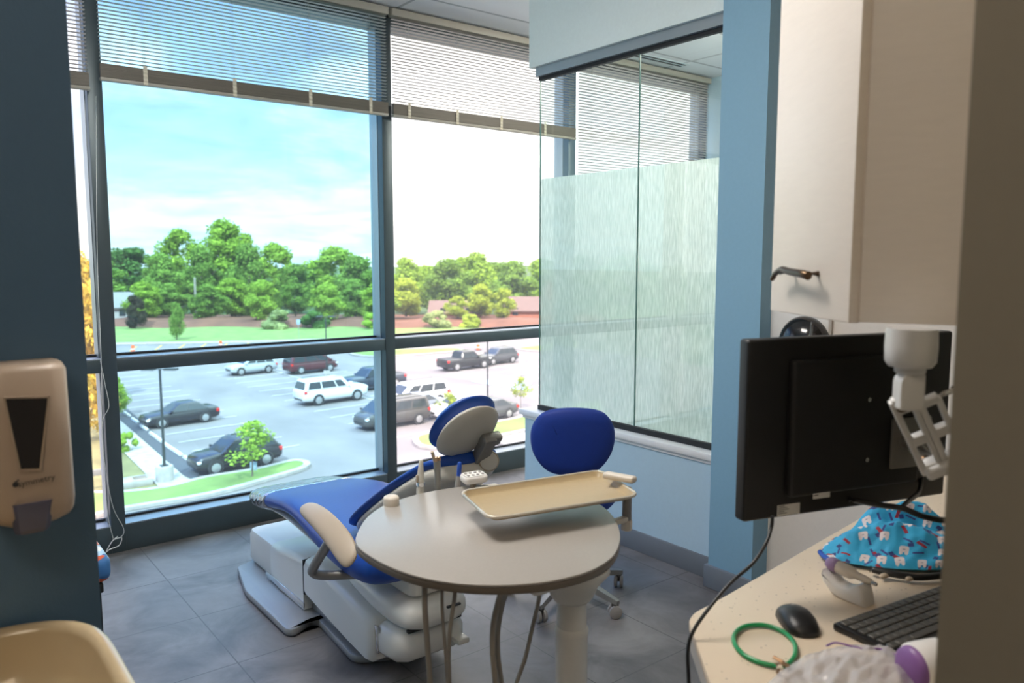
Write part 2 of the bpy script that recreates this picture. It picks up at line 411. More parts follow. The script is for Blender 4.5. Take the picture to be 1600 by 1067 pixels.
# curtain wall: mullions, transoms, sills, panes
MX = [-.76, .82, 2.412, 3.93, 5.46]
for i, x in enumerate(MX):
    bm = nb(); box(bm, (x - .034, 4.30, 0), (x + .034, 4.46, CZ), .002)
    struct('trim_mullion_%d' % (i + 1), bm, M['frame grey'])
    bm = nb(); box(bm, (x - .0375, 4.36, .0), (x - .034, 4.455, CZ)); struct('trim_mullion_side_%d' % (i + 1), bm, M['frame light'])
YG = 4.425
bm = nb(); box(bm, (-1.18, 4.31, CZ - .10), (5.45, 4.46, CZ)); struct('trim_head', bm, M['frame grey'])
for i in range(4):
    a = MX[i] + .034; b = MX[i + 1] - .034
    w = thing('window_%d' % (i + 1), None, None, ((a + b) / 2, YG, 0), kind='structure')
    gl = M['glass tinted'] if i == 1 else M['glass clear']
    bm = nb(); box(bm, (a, 4.305, .93), (b, 4.455, .995), .002); obj('transom', bm, M['frame grey'], w)
    bm = nb(); box(bm, (a, 4.306, .995), (b, 4.455, 1.001)); box(bm, (a, 4.306, .136), (b, 4.455, .142)); obj('frame_ledge', bm, M['frame light'], w)
    bm = nb(); box(bm, (a, 4.303, 0), (b, 4.455, .137), .002); obj('sill', bm, M['frame grey'], w)
    bm = nb()
    for z in (1.001, .142): box(bm, (a, YG - .012, z), (b, YG + .012, z + .012))
    obj('gasket', bm, M['gasket'], w)
    bm = nb(); quad(bm, (a, YG, 1.0), (b, YG, 1.0), (b, YG, CZ - .1), (a, YG, CZ - .1)); obj('pane', bm, gl, w)
    bm = nb(); quad(bm, (a, YG, .14), (b, YG, .14), (b, YG, .93), (a, YG, .93)); obj('pane', bm, gl, w)
bm = nb(); box(bm, (-1.18, 4.385, -.02), (-.79, 4.46, CZ)); struct('wall_window_left', bm, M['wall blue'])

# ------------------------------------------------------------------ blinds
def blind(label, x0, x1, zs, tapes, pitch=.0182, ang=-3, drop=None, wand=None):
    """zs: underside of the gathered stack; drop: slats run to this height with no stack"""
    t = thing('venetian_blind', label, 'blind', ((x0 + x1) / 2, 4.262, CZ), 'venetian blinds along the window wall')
    bm = nb(); box(bm, (x0, 4.235, CZ - .055), (x1, 4.29, CZ - .012), .003); obj('headrail', bm, M['blind rail'], t)
    top = CZ - .07; st = .085; z = top; bm = nb(); low = (zs + st) if drop is None else drop
    while z > low:
        dz = .0125 * sin(rad(ang)); dy = .0125 * cos(rad(ang))
        n = 4; ring = []
        for e in range(n + 1):
            s = e / n * 2 - 1; ring.append((4.262 + dy * s, z + dz * s + .0022 * (1 - s * s)))
        for e in range(n):
            (ya, za), (yb, zb) = ring[e], ring[e + 1]
            quad(bm, (x0 + .006, ya, za), (x1 - .006, ya, za), (x1 - .006, yb, zb), (x0 + .006, yb, zb))
        z -= pitch
    bmesh.ops.remove_doubles(bm, verts=bm.verts, dist=1e-5)
    obj('slat', bm, M['blind slat'], t)
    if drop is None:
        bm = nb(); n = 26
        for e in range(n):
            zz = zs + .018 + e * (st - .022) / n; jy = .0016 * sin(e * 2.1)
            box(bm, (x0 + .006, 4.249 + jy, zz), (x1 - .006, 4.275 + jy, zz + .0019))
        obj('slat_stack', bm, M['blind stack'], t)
    bm = nb(); box(bm, (x0 + .003, 4.247, zs), (x1 - .003, 4.277, zs + .016), .003); obj('bottom_rail', bm, M['blind rail'], t)
    for q in tapes:
        x = x0 + (x1 - x0) * q
        bm = nb()
        for yy in (4.2475, 4.2765): tube(bm, [(x, yy, zs + (st if drop is None else 0)), (x, yy, top)], .0008, 5, smooth=False)
        tube(bm, [(x + .004, 4.2475, zs), (x + .004, 4.2475, top)], .0006, 5, smooth=False)
        obj('ladder_cord', bm, M['cord white'], t)
        if drop is None:
            bm = nb(); N_ = 9; pr = []
            for e in range(N_ + 1):
                zz = zs + .002 + (st + .006) * e / N_; pr.append((4.2425 + .003 * (e % 2), zz))
            for (ya, za), (yb, zb) in zip(pr, pr[1:]): quad(bm, (x - .009, ya, za), (x + .011, ya, za), (x + .011, yb, zb), (x - .009, yb, zb))
            obj('ladder_tape', bm, M['ladder tape'], t)
    return t
blind('raised white mini blind over the narrow window slit beside the dark blue wall', -.74, .795, 2.292, (.2, .93))
b2 = blind('raised white mini blind in front of the bluish tinted window', .835, 2.40, 2.345, (.13, .41, .68, .92))
b3 = blind('raised white mini blind in front of the clear window behind the dental chair', 2.425, 3.925, 2.345, (.075, .31, .545, .80))
blind('lowered white mini blind in the adjoining room beyond the glass partition', 3.95, 5.42, 1.2, (.08, .36, .62, .88), ang=-13, drop=1.22, pitch=.0205)
# pull cords of the first blind hang almost to the floor beside the mullion
cz = thing('blind_pull_cord', 'thin white blind cord hanging beside the mullion with a looped knot at floor', 'cord', (.80, 4.22, .12))
bm = nb()
q = lambda u, v: ony(u, v, 4.22)
tube(bm, [q(150, 150), q(152, 400), q(158, 560), q(160, 700), q(168, 800), q(177, 842)], .0013, 6)
tube(bm, [q(156, 560), q(164, 600), q(170, 635), q(160, 660), q(163, 720), q(176, 790), q(193, 825), q(190, 838), q(178, 843)], .0013, 6)
obj('cord', bm, M['cord white'], cz)
bm = nb(); tube(bm, [q(178, 843), q(190, 840), q(186, 852), q(172, 858), q(166, 862), q(175, 846), q(184, 838), q(178, 843)], .0022, 6); tube(bm, [q(166, 862), q(163, 872)], .0016, 6); obj('loop', bm, M['cord white'], cz)
# ------------------------------------------------------------------ dental chair
XC = 1.40
ch = thing('dental_chair', 'reclined bright blue patient dental chair with cream shell and plastic-wrapped toe rest by the window', 'dental chair', (XC, 2.95, 0))
def sect(y, zt, hw, th, z0=None, lip=.0, n=16, x=XC, dirv=(0, 1, 0), crown=.0):
    """cross-section of a cushion: flat rounded slab; zt the top, th the thickness"""
    pts = []
    r = th / 2
    for i in range(n):
        a = 2 * pi * i / n + pi / n
        ca, sa = cos(a), sin(a)
        ex = 2.0 / 5.0
        px = hw * (abs(ca) ** ex) * (1 if ca >= 0 else -1)
        pz = r * (abs(sa) ** (2 / 2.6)) * (1 if sa >= 0 else -1)
        pz += lip * (abs(px) / hw) ** 3
        pts.append((x + px, y, zt - r + pz))
    return pts
bm = nb()
S = [(3.485, .432, .150, .040), (3.47, .450, .188, .080), (3.43, .462, .202, .094), (3.30, .486, .212, .094), (3.15, .515, .220, .088), (3.02, .538, .230, .088),
     (2.90, .548, .236, .092), (2.78, .544, .244, .112), (2.66, .534, .250, .130), (2.54, .524, .254, .142), (2.42, .518, .254, .146), (2.33, .516, .248, .140), (2.27, .508, .232, .12), (2.245, .490, .19, .06)]
loft(bm, [sect(y, z, h, t, lip=.012) for y, z, h, t in S])
seat = obj('seat', bm, M['blue vinyl'], ch, smooth=180, subsurf=1)
bm = nb()
loft(bm, [sect(y, z + .004, h + .005, t + .010, lip=.012) for y, z, h, t in [(3.493, .432, .152, .040), (3.476, .450, .191, .081), (3.43, .463, .205, .096), (3.34, .479, .212, .096), (3.26, .494, .217, .094), (3.19, .508, .221, .09)]], cap=True)
def wrap_mat():
    m = bpy.data.materials.new('clear wrap'); m.use_nodes = True; k = N(m); k.n.remove(k.n['Principled BSDF'])
    t = k.new('ShaderNodeBsdfTransparent'); t.inputs[0].default_value = (.85, .90, .93, 1); g = k.new('ShaderNodeBsdfGlossy'); g.inputs['Roughness'].default_value = .05
    tc = k.new('ShaderNodeTexCoord'); mp = k.new('ShaderNodeMapping'); mp.inputs['Scale'].default_value = (9, 30, 20); k.link(tc.outputs['Object'], mp.inputs[0])
    nz = k.new('ShaderNodeTexNoise'); nz.inputs['Scale'].default_value = 1.4; nz.inputs['Detail'].default_value = 2.5; k.link(mp.outputs[0], nz.inputs['Vector'])
    bp = k.new('ShaderNodeBump'); bp.inputs['Strength'].default_value = .55; bp.inputs['Distance'].default_value = .02; k.link(nz.outputs['Fac'], bp.inputs['Height'])
    k.link(bp.outputs[0], g.inputs['Normal'])
    lw = k.new('ShaderNodeFresnel'); lw.inputs[0].default_value = 2.2; k.link(bp.outputs[0], lw.inputs['Normal'])
    mr = k.new('ShaderNodeMapRange'); mr.inputs['To Min'].default_value = .5; mr.inputs['To Max'].default_value = 1.0; k.link(lw.outputs[0], mr.inputs['Value'])
    mx = k.new('ShaderNodeMixShader'); k.link(mr.outputs[0], mx.inputs[0]); k.link(t.outputs[0], mx.inputs[1]); k.link(g.outputs[0], mx.inputs[2]); k.link(mx.outputs[0], k.n['Material Output'].inputs[0])
    MATS['clear wrap'] = m
wrap_mat()
obj('toe_cover', bm, M['clear wrap'], ch, smooth=180, subsurf=1, label='clear glossy plastic sleeve')
# under-toe trim strip
bm = nb(); loft(bm, [sect(y, z, h, .02) for y, z, h in [(3.42, .402, .17), (3.2, .436, .19), (3.0, .450, .20), (2.8, .425, .20), (2.6, .398, .19), (2.4, .385, .18)]]); obj('seat_shell', bm, M['shell cream'], ch, smooth=60, subsurf=1)

# backrest: runs from (y,z) B0 to B1, with the cushion facing the window and the shell towards the doorway
B0 = Vector((0, 2.44, .552)); BD = Vector((0, -.828, .56)).normalized(); BN = Vector((0, -BD.z, BD.y))
BN = BN if BN.y < 0 else -BN          # normal of the shell side (towards the doorway and down)
def bsect(s, hw, t0, t1, bow=0, n=20, xo=0):
    c = B0 + BD * s; pts = []
    for i in range(n):
        a = 2 * pi * i / n; ca, sa = cos(a), sin(a)
        px = hw * (abs(ca) ** .55) * (1 if ca >= 0 else -1); w = (t0 + t1) / 2 + (t1 - t0) / 2 * (abs(sa) ** .8) * (1 if sa >= 0 else -1)
        w -= bow * (px / max(hw, .01)) ** 2
        p = c + BN * w; pts.append((XC + .005 + xo + px, p.y, p.z))
    return pts
prof = [(-.08, .15), (-.05, .19), (.02, .208), (.12, .215), (.24, .211), (.34, .196), (.43, .172), (.49, .145), (.525, .11), (.54, .055)]
bm = nb(); loft(bm, [bsect(s, h, -.042, .0, bow=.02 if s < .5 else .01) for s, h in prof]); obj('backrest', bm, M['blue vinyl'], ch, smooth=180, subsurf=1)
prof2 = [(-.06, .13), (-.03, .172), (.03, .194), (.12, .203), (.24, .200), (.34, .186), (.43, .163), (.485, .136), (.517, .102), (.532, .05)]
bm = nb(); loft(bm, [bsect(s, h, -.014, .050, bow=.030 if s < .5 else .015) for s, h in prof2]); obj('back_shell', bm, M['shell cream'], ch, smooth=180, subsurf=1, label='cream moulded back shell')
# headrest
HC = Vector((1.370, 1.972, .968)); HD = Vector((0, -.62, .785)).normalized(); HN = Vector((0, -HD.z, HD.y)); HN = HN if HN.y < 0 else -HN
HX = Vector((1, 0, 0)); HM = Matrix((HX, HD, HN)).transposed().to_4x4()
def disc(r0, t0, t1, k=1.0, n=40, rim=.012):
    prof = [(.001, t0), (r0 * .6, t0), (r0 - rim, t0 + rim * .25), (r0 - rim * .25, t0 + rim), (r0, (t0 + t1) / 2), (r0 - rim * .25, t1 - rim), (r0 - rim, t1 - rim * .25), (r0 * .6, t1), (.001, t1)]
    bm = nb(); lathe(bm, prof, Matrix.Translation(HC) @ HM, n, cap=True, sx=1.0, sy=1.07); return bm
head = obj('headrest', disc(.114, -.058, -.006, rim=.022), M['blue vinyl'], ch, smooth=180)
obj('headrest_shell', disc(.107, -.012, .022, rim=.014), M['shell cream'], head, smooth=180)
hm = Matrix.Translation(HC) @ HM
bm = nb(); box(bm, (.045, -.042, .016), (.118, -.002, .050), .008, M=hm); obj('slide_block', bm, M['grey metal'], head)
bm = nb(); prism(bm, round_poly([(.046, -.004), (.092, -.004), (.100, -.10), (.108, -.19), (.052, -.19), (.050, -.10)], .010), .018, .056, .006, M=hm); obj('headrest_arm', bm, M['grey metal'], head)
bm = nb(); kx = hm @ Vector((.106, -.116, .045)); kd = Vector((-.45, -.85, .12)).normalized()
cone(bm, kx, kx + kd * .032, .034, n=28, bev=.004); kn = obj('headrest_knob', bm, mat('knob taupe', (.42, .35, .26, 1), .4), head)
bm = nb(); cone(bm, kx + kd * .031, kx + kd * .036, .029, n=28, bev=.002); obj('knob_cap', bm, M['shell cream'], kn) if False else obj('headrest_knob_cap', bm, M['shell cream'], head)

# armrests: tan paddle on a bent grey tube
def arm(s, yo=0):
    X = lambda d: XC + s * d
    bm = nb()
    secs = []
    for y, z, hw, tk, xo, tw in [(2.555, .632, .010, .008, .322, .25), (2.545, .633, .024, .016, .322, .25), (2.50, .634, .033, .022, .322, .25), (2.42, .626, .036, .024, .320, .35), (2.34, .606, .038, .024, .318, .5), (2.27, .580, .040, .023, .316, .6), (2.225, .558, .038, .020, .315, .65), (2.205, .547, .028, .015, .315, .65), (2.198, .543, .010, .007, .315, .65)]:
        pts = []
        for i in range(14):
            a = 2 * pi * i / 14; px = hw * (abs(cos(a)) ** .6) * (1 if cos(a) >= 0 else -1); pz = tk * sin(a)
            xx = px * cos(tw) * 1 + pz * sin(tw) * -s * 0 ; 
            pts.append((X(xo) + px * cos(tw), y + yo, z + pz + (px * sin(tw) * -s)))
        secs.append(pts)
    loft(bm, secs)
    pad = obj('armrest', bm, M['tan plastic'], ch, smooth=180, subsurf=1)
    bm = nb(); tube(bm, [(X(.318), 2.33 + yo, .59), (X(.322), 2.37 + yo, .55), (X(.330), 2.465 + yo, .445), (X(.322), 2.49 + yo, .415), (X(.29), 2.475 + yo, .402), (X(.18), 2.42 + yo, .395)], .0165, 12)
    obj('armrest_post', bm, M['grey metal'], ch, smooth=60)
arm(-1)
arm(1)

# floor plate with its stepped outline
bx = XC + .02
half = [(.0, 3.70), (.12, 3.70), (.22, 3.66), (.285, 3.36), (.287, 2.90), (.262, 2.872), (.20, 2.905), (.165, 2.92), (.150, 2.89), (.175, 2.56), (.160, 2.525), (.06, 2.47), (.0, 2.465)]
poly = [(bx + x, y) for x, y in half[1:-1]] + [(bx, 2.465)] + [(bx - x, y) for x, y in half[1:-1]][::-1] + [(bx, 3.70)]
bm = nb(); prism(bm, round_poly(poly, .025, 4), .004, .036, .010); obj('floor_plate', bm, M['cast grey'], ch)
for s in (-1, 1):
    bm = nb(); box(bm, (bx + s * .115 - .013, 2.60, .03), (bx + s * .115 + .013, 3.05, .062), .011, 3); obj('plate_rib', bm, M['cast grey'], ch)
# lower rear cover, upper rear cover (towards the window)
bm = nb(); prism(bm, round_poly([(bx - .15, 3.28), (bx + .15, 3.28), (bx + .15, 3.70), (bx - .15, 3.70)], .05), .036, .205, .03, seg=4); obj('pump_cover', bm, M['cream plastic'], ch)
bm = nb()
secs = []
for y, zt, hw in [(3.42, .20, .145), (3.38, .216, .158), (3.25, .232, .163), (3.02, .262, .165), (3.005, .262, .165)]:
    r = .03
    secs.append([(bx - hw, y, .04), (bx - hw, y, zt - r), (bx - hw + r * .3, y, zt - r * .3), (bx - hw + r, y, zt), (bx + hw - r, y, zt), (bx + hw - r * .3, y, zt - r * .3), (bx + hw, y, zt - r), (bx + hw, y, .04)])
loft(bm, secs); obj('rear_cover', bm, M['cream plastic'], ch, smooth=50)
bm = nb(); box(bm, (bx - .169, 3.00, .05), (bx - .163, 3.42, .075), .002); obj('cover_trim', bm, M['chrome'], ch)
# lift-arm cover, tilting up towards the head end
bm = nb(); secs = []
for y, z0, z1, hw in [(2.998, .13, .262, .165), (2.97, .125, .278, .170), (2.80, .105, .272, .172), (2.60, .078, .248, .172), (2.45, .062, .222, .170), (2.405, .066, .205, .164), (2.395, .08, .18, .150)]:
    r = .032
    secs.append([(bx - hw, y, z0), (bx - hw, y, z1 - r), (bx - hw + r * .3, y, z1 - r * .3), (bx - hw + r, y, z1), (bx + hw - r, y, z1), (bx + hw - r * .3, y, z1 - r * .3), (bx + hw, y, z1 - r), (bx + hw, y, z0)])
loft(bm, secs); obj('lift_arm_cover', bm, M['cream plastic'], ch, smooth=50)
bm = nb(); box(bm, (bx - .166, 2.994, .11), (bx + .166, 3.004, .258)); obj('cover_joint', bm, M['black matte'], ch)
bm = nb(); box(bm, (bx - .155, 2.385, .10), (bx - .147, 2.41, .20), .002); obj('end_slot', bm, M['chrome'], ch)
# end casting that wraps round the head end, and the rounded seat carrier on top
bm = nb(); secs = []
for y, z0, z1, hw in [(2.52, .09, .20, .135), (2.40, .075, .205, .152), (2.32, .085, .21, .150), (2.27, .10, .212, .132), (2.25, .12, .20, .10)]:
    r = .035
    secs.append([(bx - hw, y, z0 + r), (bx - hw, y, z1 - r), (bx - hw + r * .3, y, z1 - r * .3), (bx - hw + r, y, z1), (bx + hw - r, y, z1), (bx + hw - r * .3, y, z1 - r * .3), (bx + hw, y, z1 - r), (bx + hw, y, z0 + r), (bx + hw - r, y, z0), (bx - hw + r, y, z0)])
loft(bm, secs); obj('end_casting', bm, M['cream plastic'], ch, smooth=60)
bm = nb(); secs = []
for y, z0, z1, hw in [(2.72, .262, .300, .110), (2.66, .25, .335, .135), (2.54, .238, .350, .150), (2.42, .222, .345, .155), (2.32, .212, .335, .152), (2.24, .215, .320, .135), (2.20, .235, .30, .10)]:
    pts = []
    for i in range(18):
        a = 2 * pi * i / 18; zc = (z0 + z1) / 2; rz = (z1 - z0) / 2
        pts.append((bx + hw * (abs(cos(a)) ** .6) * (1 if cos(a) >= 0 else -1), y, zc + rz * (abs(sin(a)) ** .75) * (1 if sin(a) >= 0 else -1)))
    secs.append(pts)
loft(bm, secs); obj('seat_carrier', bm, M['cream plastic'], ch, smooth=180, subsurf=1)
bm = nb(); prism(bm, round_poly([(bx - .09, 2.25), (bx + .09, 2.25), (bx + .09, 2.55), (bx - .09, 2.55)], .04), .335, .425, .004); obj('swivel_column', bm, M['shell cream'], ch)
bm = nb(); box(bm, (bx + .07, 2.205, .13), (bx + .12, 2.27, .15), .006); obj('release_lever', bm, M['shell cream'], ch)
bm = nb(); box(bm, (bx - .11, 2.243, .215), (bx + .11, 2.26, .226), .002); obj('seam_strip', bm, M['black matte'], ch)
bm = text_bm('adec', .022, Matrix.Translation((bx - .02, 2.205, .275)) @ Matrix.Rotation(pi / 2 - .25, 4, 'X')) if False else nb()
box(bm, (bx + .02, 2.195, .288), (bx + .075, 2.205, .294)); obj('badge', bm, M['soap ink'], ch)

# ------------------------------------------------------------------ delivery unit
TZ = .905
px = [(556, 848), (560, 828), (575, 806), (600, 789), (630, 778), (665, 769), (705, 762), (760, 757), (830, 760), (895, 770), (935, 786), (958, 806), (968, 828), (968, 848), (958, 868), (935, 885), (905, 897), (855, 908), (800, 913), (745, 913), (695, 908), (650, 899), (610, 885), (575, 866)]
tp = [tuple(onz(u, v, TZ)[:2]) for u, v in px]
PC = atd(893, 985, 1.60)
du = thing('dental_delivery_unit', 'grey oval dental delivery table on a white column with hanging hoses', 'dental unit', (PC.x, PC.y, 0))
bm = nb(); prism(bm, smooth_poly(tp, 4), TZ - .006, TZ, .0025); obj('tabletop', bm, M['table laminate'], du, smooth=35)
bm = nb(); prism(bm, smooth_poly(tp, 4), TZ - .020, TZ - .006, .002); obj('tabletop_edge', bm, M['table edge'], du, smooth=35)
bm = nb()
lathe(bm, [(.033, .03), (.033, .735), (.0345, .742), (.0345, .752), (.031, .757)], Matrix.Translation((PC.x, PC.y, 0)), 32); obj('column_sleeve', bm, M['white metal'], du, smooth=40)
bm = nb(); lathe(bm, [(.0305, .74), (.0305, .85)], Matrix.Translation((PC.x, PC.y, 0)), 32); obj('column', bm, M['white metal'], du)
bm = nb(); prism(bm, round_poly([(PC.x - .012, PC.y - .010), (PC.x + .012, PC.y - .010), (PC.x + .012, PC.y - .004), (PC.x - .012, PC.y - .004)], .001), .755, .79, .0005); obj('column_key', bm, M['white metal'], du) if False else bm.free()
bm = nb(); lathe(bm, [(.036, .812), (.043, .820), (.054, .846), (.076, .872), (.076, .8845)], Matrix.Translation((PC.x, PC.y, 0)), 32)
box(bm, (PC.x - .12, PC.y - .03, .855), (PC.x + .015, PC.y + .05, .8845), .012, 3); obj('table_collar', bm, M['white metal'], du, smooth=50)
bm = nb(); lathe(bm, [(.20, 0), (.20, .018), (.18, .028), (.05, .034), (.04, .05)], Matrix.Translation((PC.x, PC.y, 0)), 40); obj('base', bm, M['cast grey'], du)
# hoses hang out of the underside, loop close to the floor and return to the base
def hose(u0, v0, mids, r, z0=TZ - .021, d=None):
    p0 = onz(u0, v0, z0) if d is None else atd(u0, v0, d)
    k = (p0 - CAM).dot(FW); P = [p0 + Vector((0, 0, .006 if d is None else .0))]
    for u, v, dk in mids: P.append(atd(u, v, k + dk))
    e = P[-1]; low = e + (e - P[-2]).normalized() * .45; P.append(low)
    P += [Vector(((low.x * 2 + PC.x) / 3, (low.y * 2 + PC.y) / 3, .09)), Vector(((low.x + PC.x * 3) / 4, (low.y + PC.y * 3) / 4, .06))]
    bm = nb(); tube(bm, P, r, 10); obj('hose', bm, M['hose'], du, smooth=180)
hose(664, 900, [(664, 950, 0), (668, 1010, .01), (672, 1064, .02)], .0058)
hose(691, 904, [(691, 950, .01), (695, 1005, .015), (699, 1064, .03)], .0034)
hose(712, 908, [(710, 935, .0), (703, 985, .0), (701, 1030, .01), (702, 1064, .02)], .0042)
hose(788, 908, [(780, 935, .05), (771, 975, .06), (770, 1020, .06), (774, 1064, .06)], .0062)
hose(800, 908, [(786, 940, .08), (778, 985, .09), (778, 1025, .09), (783, 1064, .09)], .0055)
hose(846, 903, [(842, 935, .10), (832, 980, .1), (820, 1030, .1), (808, 1064, .1)], .0046)
bm = nb(); a = onz(795, 908, .86); box(bm, (a.x - .02, a.y + .04, .855), (a.x + .03, a.y + .10, .886), .006); obj('hose_clamp', bm, M['tan plastic'], du)
# instrument hanger along the back edge
ha = onz(655, 775, TZ); hb = onz(765, 757, TZ); hdir = (hb - ha).normalized()
hy = Vector((-hdir.y, hdir.x, 0))
if hy.y < 0: hy = -hy
hp = [tuple((ha + hy * .008 - hdir * .03)[:2]), tuple((hb + hy * .008 + hdir * .05)[:2]), tuple((hb + hy * .055 + hdir * .05)[:2]), tuple((ha + hy * .055 - hdir * .03)[:2])]
bm = nb(); prism(bm, round_poly(hp, .015), TZ - .05, TZ - .015, .006); obj('instrument_hanger', bm, M['shell cream'], du)
# round handle stub on the back rim, and the control pad
g = onz(612, 792, TZ)
bm = nb(); lathe(bm, [(.019, TZ - .04), (.0195, TZ + .006), (.0195, TZ + .016), (.017, TZ + .021), (.010, TZ + .023)], Matrix.Translation((g.x + .008, g.y + .016, 0)), 28); obj('handle', bm, M['off white'], du, smooth=50)
kc = onz(741, 741, TZ + .035); rz = Matrix.Rotation(math.atan2(hdir.y, hdir.x), 4, 'Z')
km = Matrix.Translation(kc) @ rz @ Matrix.Rotation(.10, 4, 'X')
bm = nb(); prism(bm, round_poly([(-.034, -.022), (.034, -.022), (.034, .024), (-.034, .024)], .015), -.020, .0, .006, M=km); kp = obj('control_pad', bm, M['white plastic'], du, smooth=50)
bm = nb(); prism(bm, round_poly([(-.03, -.017), (.03, -.017), (.03, .019), (-.03, .019)], .012), .0, .001, M=km); obj('keypad_face', bm, M['label white'], kp)
for r in range(2):
    for c in range(4):
        bm = nb(); lathe(bm, [(.0042, .0008), (.0042, .0022), (.003, .0028)], km @ Matrix.Translation((-.021 + c * .014, -.007 + r * .016, 0)), 14); obj('pad_button', bm, M['grey plastic'], kp)
bm = nb(); q1 = kc + Vector((0, .0, -.015)); tube(bm, [q1, q1 + Vector((.0, .01, -.04)), Vector((hb.x, hb.y, TZ - .02)) + hy * .03], .008, 10); obj('pad_stalk', bm, M['tan plastic'], du)

# three instruments standing in the hanger (lifted out in use)
def stand(u, v, off):
    p = onz(u, v, TZ); return p + hy * off
def hp_obj(name, label, p, build):
    t = thing(name, label, 'dental handpiece', (p.x, p.y, TZ - .03)); build(t, p); return t
def b1(t, p):
    T = Matrix.Translation((p.x, p.y, TZ - .035)) @ Matrix.Rotation(.05, 4, 'Y')
    bm = nb(); lathe(bm, [(.006, 0), (.0095, .02), (.0100, .05), (.0085, .075), (.0062, .1), (.0052, .112), (.0046, .113)], T, 18); obj('body', bm, M['shell cream'], t, smooth=50)
    bm = nb(); lathe(bm, [(.011, .045), (.0115, .05), (.011, .055)], T, 18); obj('ring', bm, M['chrome'], t)
    bm = nb(); box(bm, (-.013, -.004, .055), (-.008, .004, .075), .002, M=T); obj('lever', bm, M['tan plastic'], t)
hp_obj('suction_handpiece', 'slim cream handpiece with a tapered tip standing nearest the round handle', stand(660, 768, .018), b1)
def b2_(t, p):
    T = Matrix.Translation((p.x, p.y, TZ - .035)) @ Matrix.Rotation(-.03, 4, 'Y')
    bm = nb(); lathe(bm, [(.007, 0), (.0082, .03), (.0082, .075), (.0092, .082), (.0095, .102), (.0085, .107)], T, 18); obj('body', bm, M['grey metal'], t, smooth=50)
    for sx in (-.0048, .0052):
        bm = nb(); lathe(bm, [(.0046, .105), (.0050, .110), (.0044, .116), (.002, .118)], T @ Matrix.Translation((sx, -.002, 0)), 14); obj('push_button', bm, M['warm metal'], t)
    bm = nb(); tube(bm, [T @ Vector((-.004, .004, .10)), T @ Vector((-.008, .004, .118)), T @ Vector((-.013, .002, .132))], .0042, 10); obj('nozzle', bm, M['tan plastic'], t)
hp_obj('air_water_syringe', 'grey metal syringe with two copper buttons standing behind the table edge', stand(690, 764, .02), b2_)
def b3_(t, p):
    T = Matrix.Translation((p.x, p.y, TZ - .035)) @ Matrix.Rotation(.10, 4, 'Y')
    bm = nb(); lathe(bm, [(.008, 0), (.0085, .02), (.0080, .045), (.0062, .062)], T, 18); obj('body', bm, M['grey plastic'], t, smooth=50)
    bm = nb(); lathe(bm, [(.0052, .056), (.0062, .062), (.0064, .085), (.0052, .097), (.002, .099)], T, 18); obj('grip', bm, M['handset blue'], t, smooth=60, label='bright blue grip')
hp_obj('scaler_handpiece', 'short handpiece with a bright blue grip beside the white control pad', stand(718, 762, .016), b3_)

# instrument tray held on a clip and a post over the table
ZT = .955
tc4 = [onz(718, 768, ZT), onz(938, 735, ZT), onz(999, 774, ZT), onz(766, 811, ZT)]
tr = thing('instrument_tray', 'shallow tan metal instrument tray with rolled rim lying over the delivery table', 'tray', tuple(sum(tc4, Vector()) / 4))
P4 = [(p.x, p.y) for p in tc4]
rim = round_poly(P4, .034, 7)
bm = nb(); lay = [(rim, ZT), (_inset(rim, .004), ZT + .001), (_inset(rim, .010), ZT - .009), (_inset(rim, .016), ZT - .012)]
rings = [[bm.verts.new((x, y, z)) for x, y in pl] for pl, z in lay]
n = len(rim)
for a, b in zip(rings, rings[1:]):
    for i in range(n): bm.faces.new((a[i], a[(i + 1) % n], b[(i + 1) % n], b[i]))
bm.faces.new(rings[-1]); obj('tray_pan', bm, M['tray tan'], tr, smooth=50, recalc=False)
bm = nb(); pts = [(x, y, ZT) for x, y in rim]; tube(bm, pts + [pts[0]], .0038, 8, smooth=False); obj('tray_rim', bm, M['tray rim'], tr, smooth=180)
ta = (tc4[2] - tc4[3]).normalized()
ck = onz(967, 748, ZT + .012)
cmx = Matrix.Translation(ck) @ Matrix.Rotation(math.atan2(ta.y, ta.x) + rad(-62), 4, 'Z')
hold = thing('tray_holder', 'white tray clip on a grey post at the end of the delivery table', 'tray holder', (ck.x, ck.y, TZ - .1))
bm = nb(); box(bm, (-.040, -.013, -.004), (.044, .013, .012), .006, 3, M=cmx); obj('clip', bm, M['off white'], hold)
pk = atd(967, 806, (onz(967, 800, .93) - CAM).dot(FW) - .02)
bm = nb(); cone(bm, (ck.x + .002, ck.y - .026, .853), (ck.x + .002, ck.y - .026, ZT - .004), .0115, n=20); obj('post', bm, M['grey plastic'], hold)
bm = nb(); cone(bm, (ck.x + .002, ck.y - .026, .846), (ck.x + .002, ck.y - .026, .872), .0135, n=20, bev=.002); box(bm, (ck.x - .11, ck.y - .036, .868), (ck.x + .004, ck.y - .019, .882), .003); obj('arm', bm, M['off white'], hold)

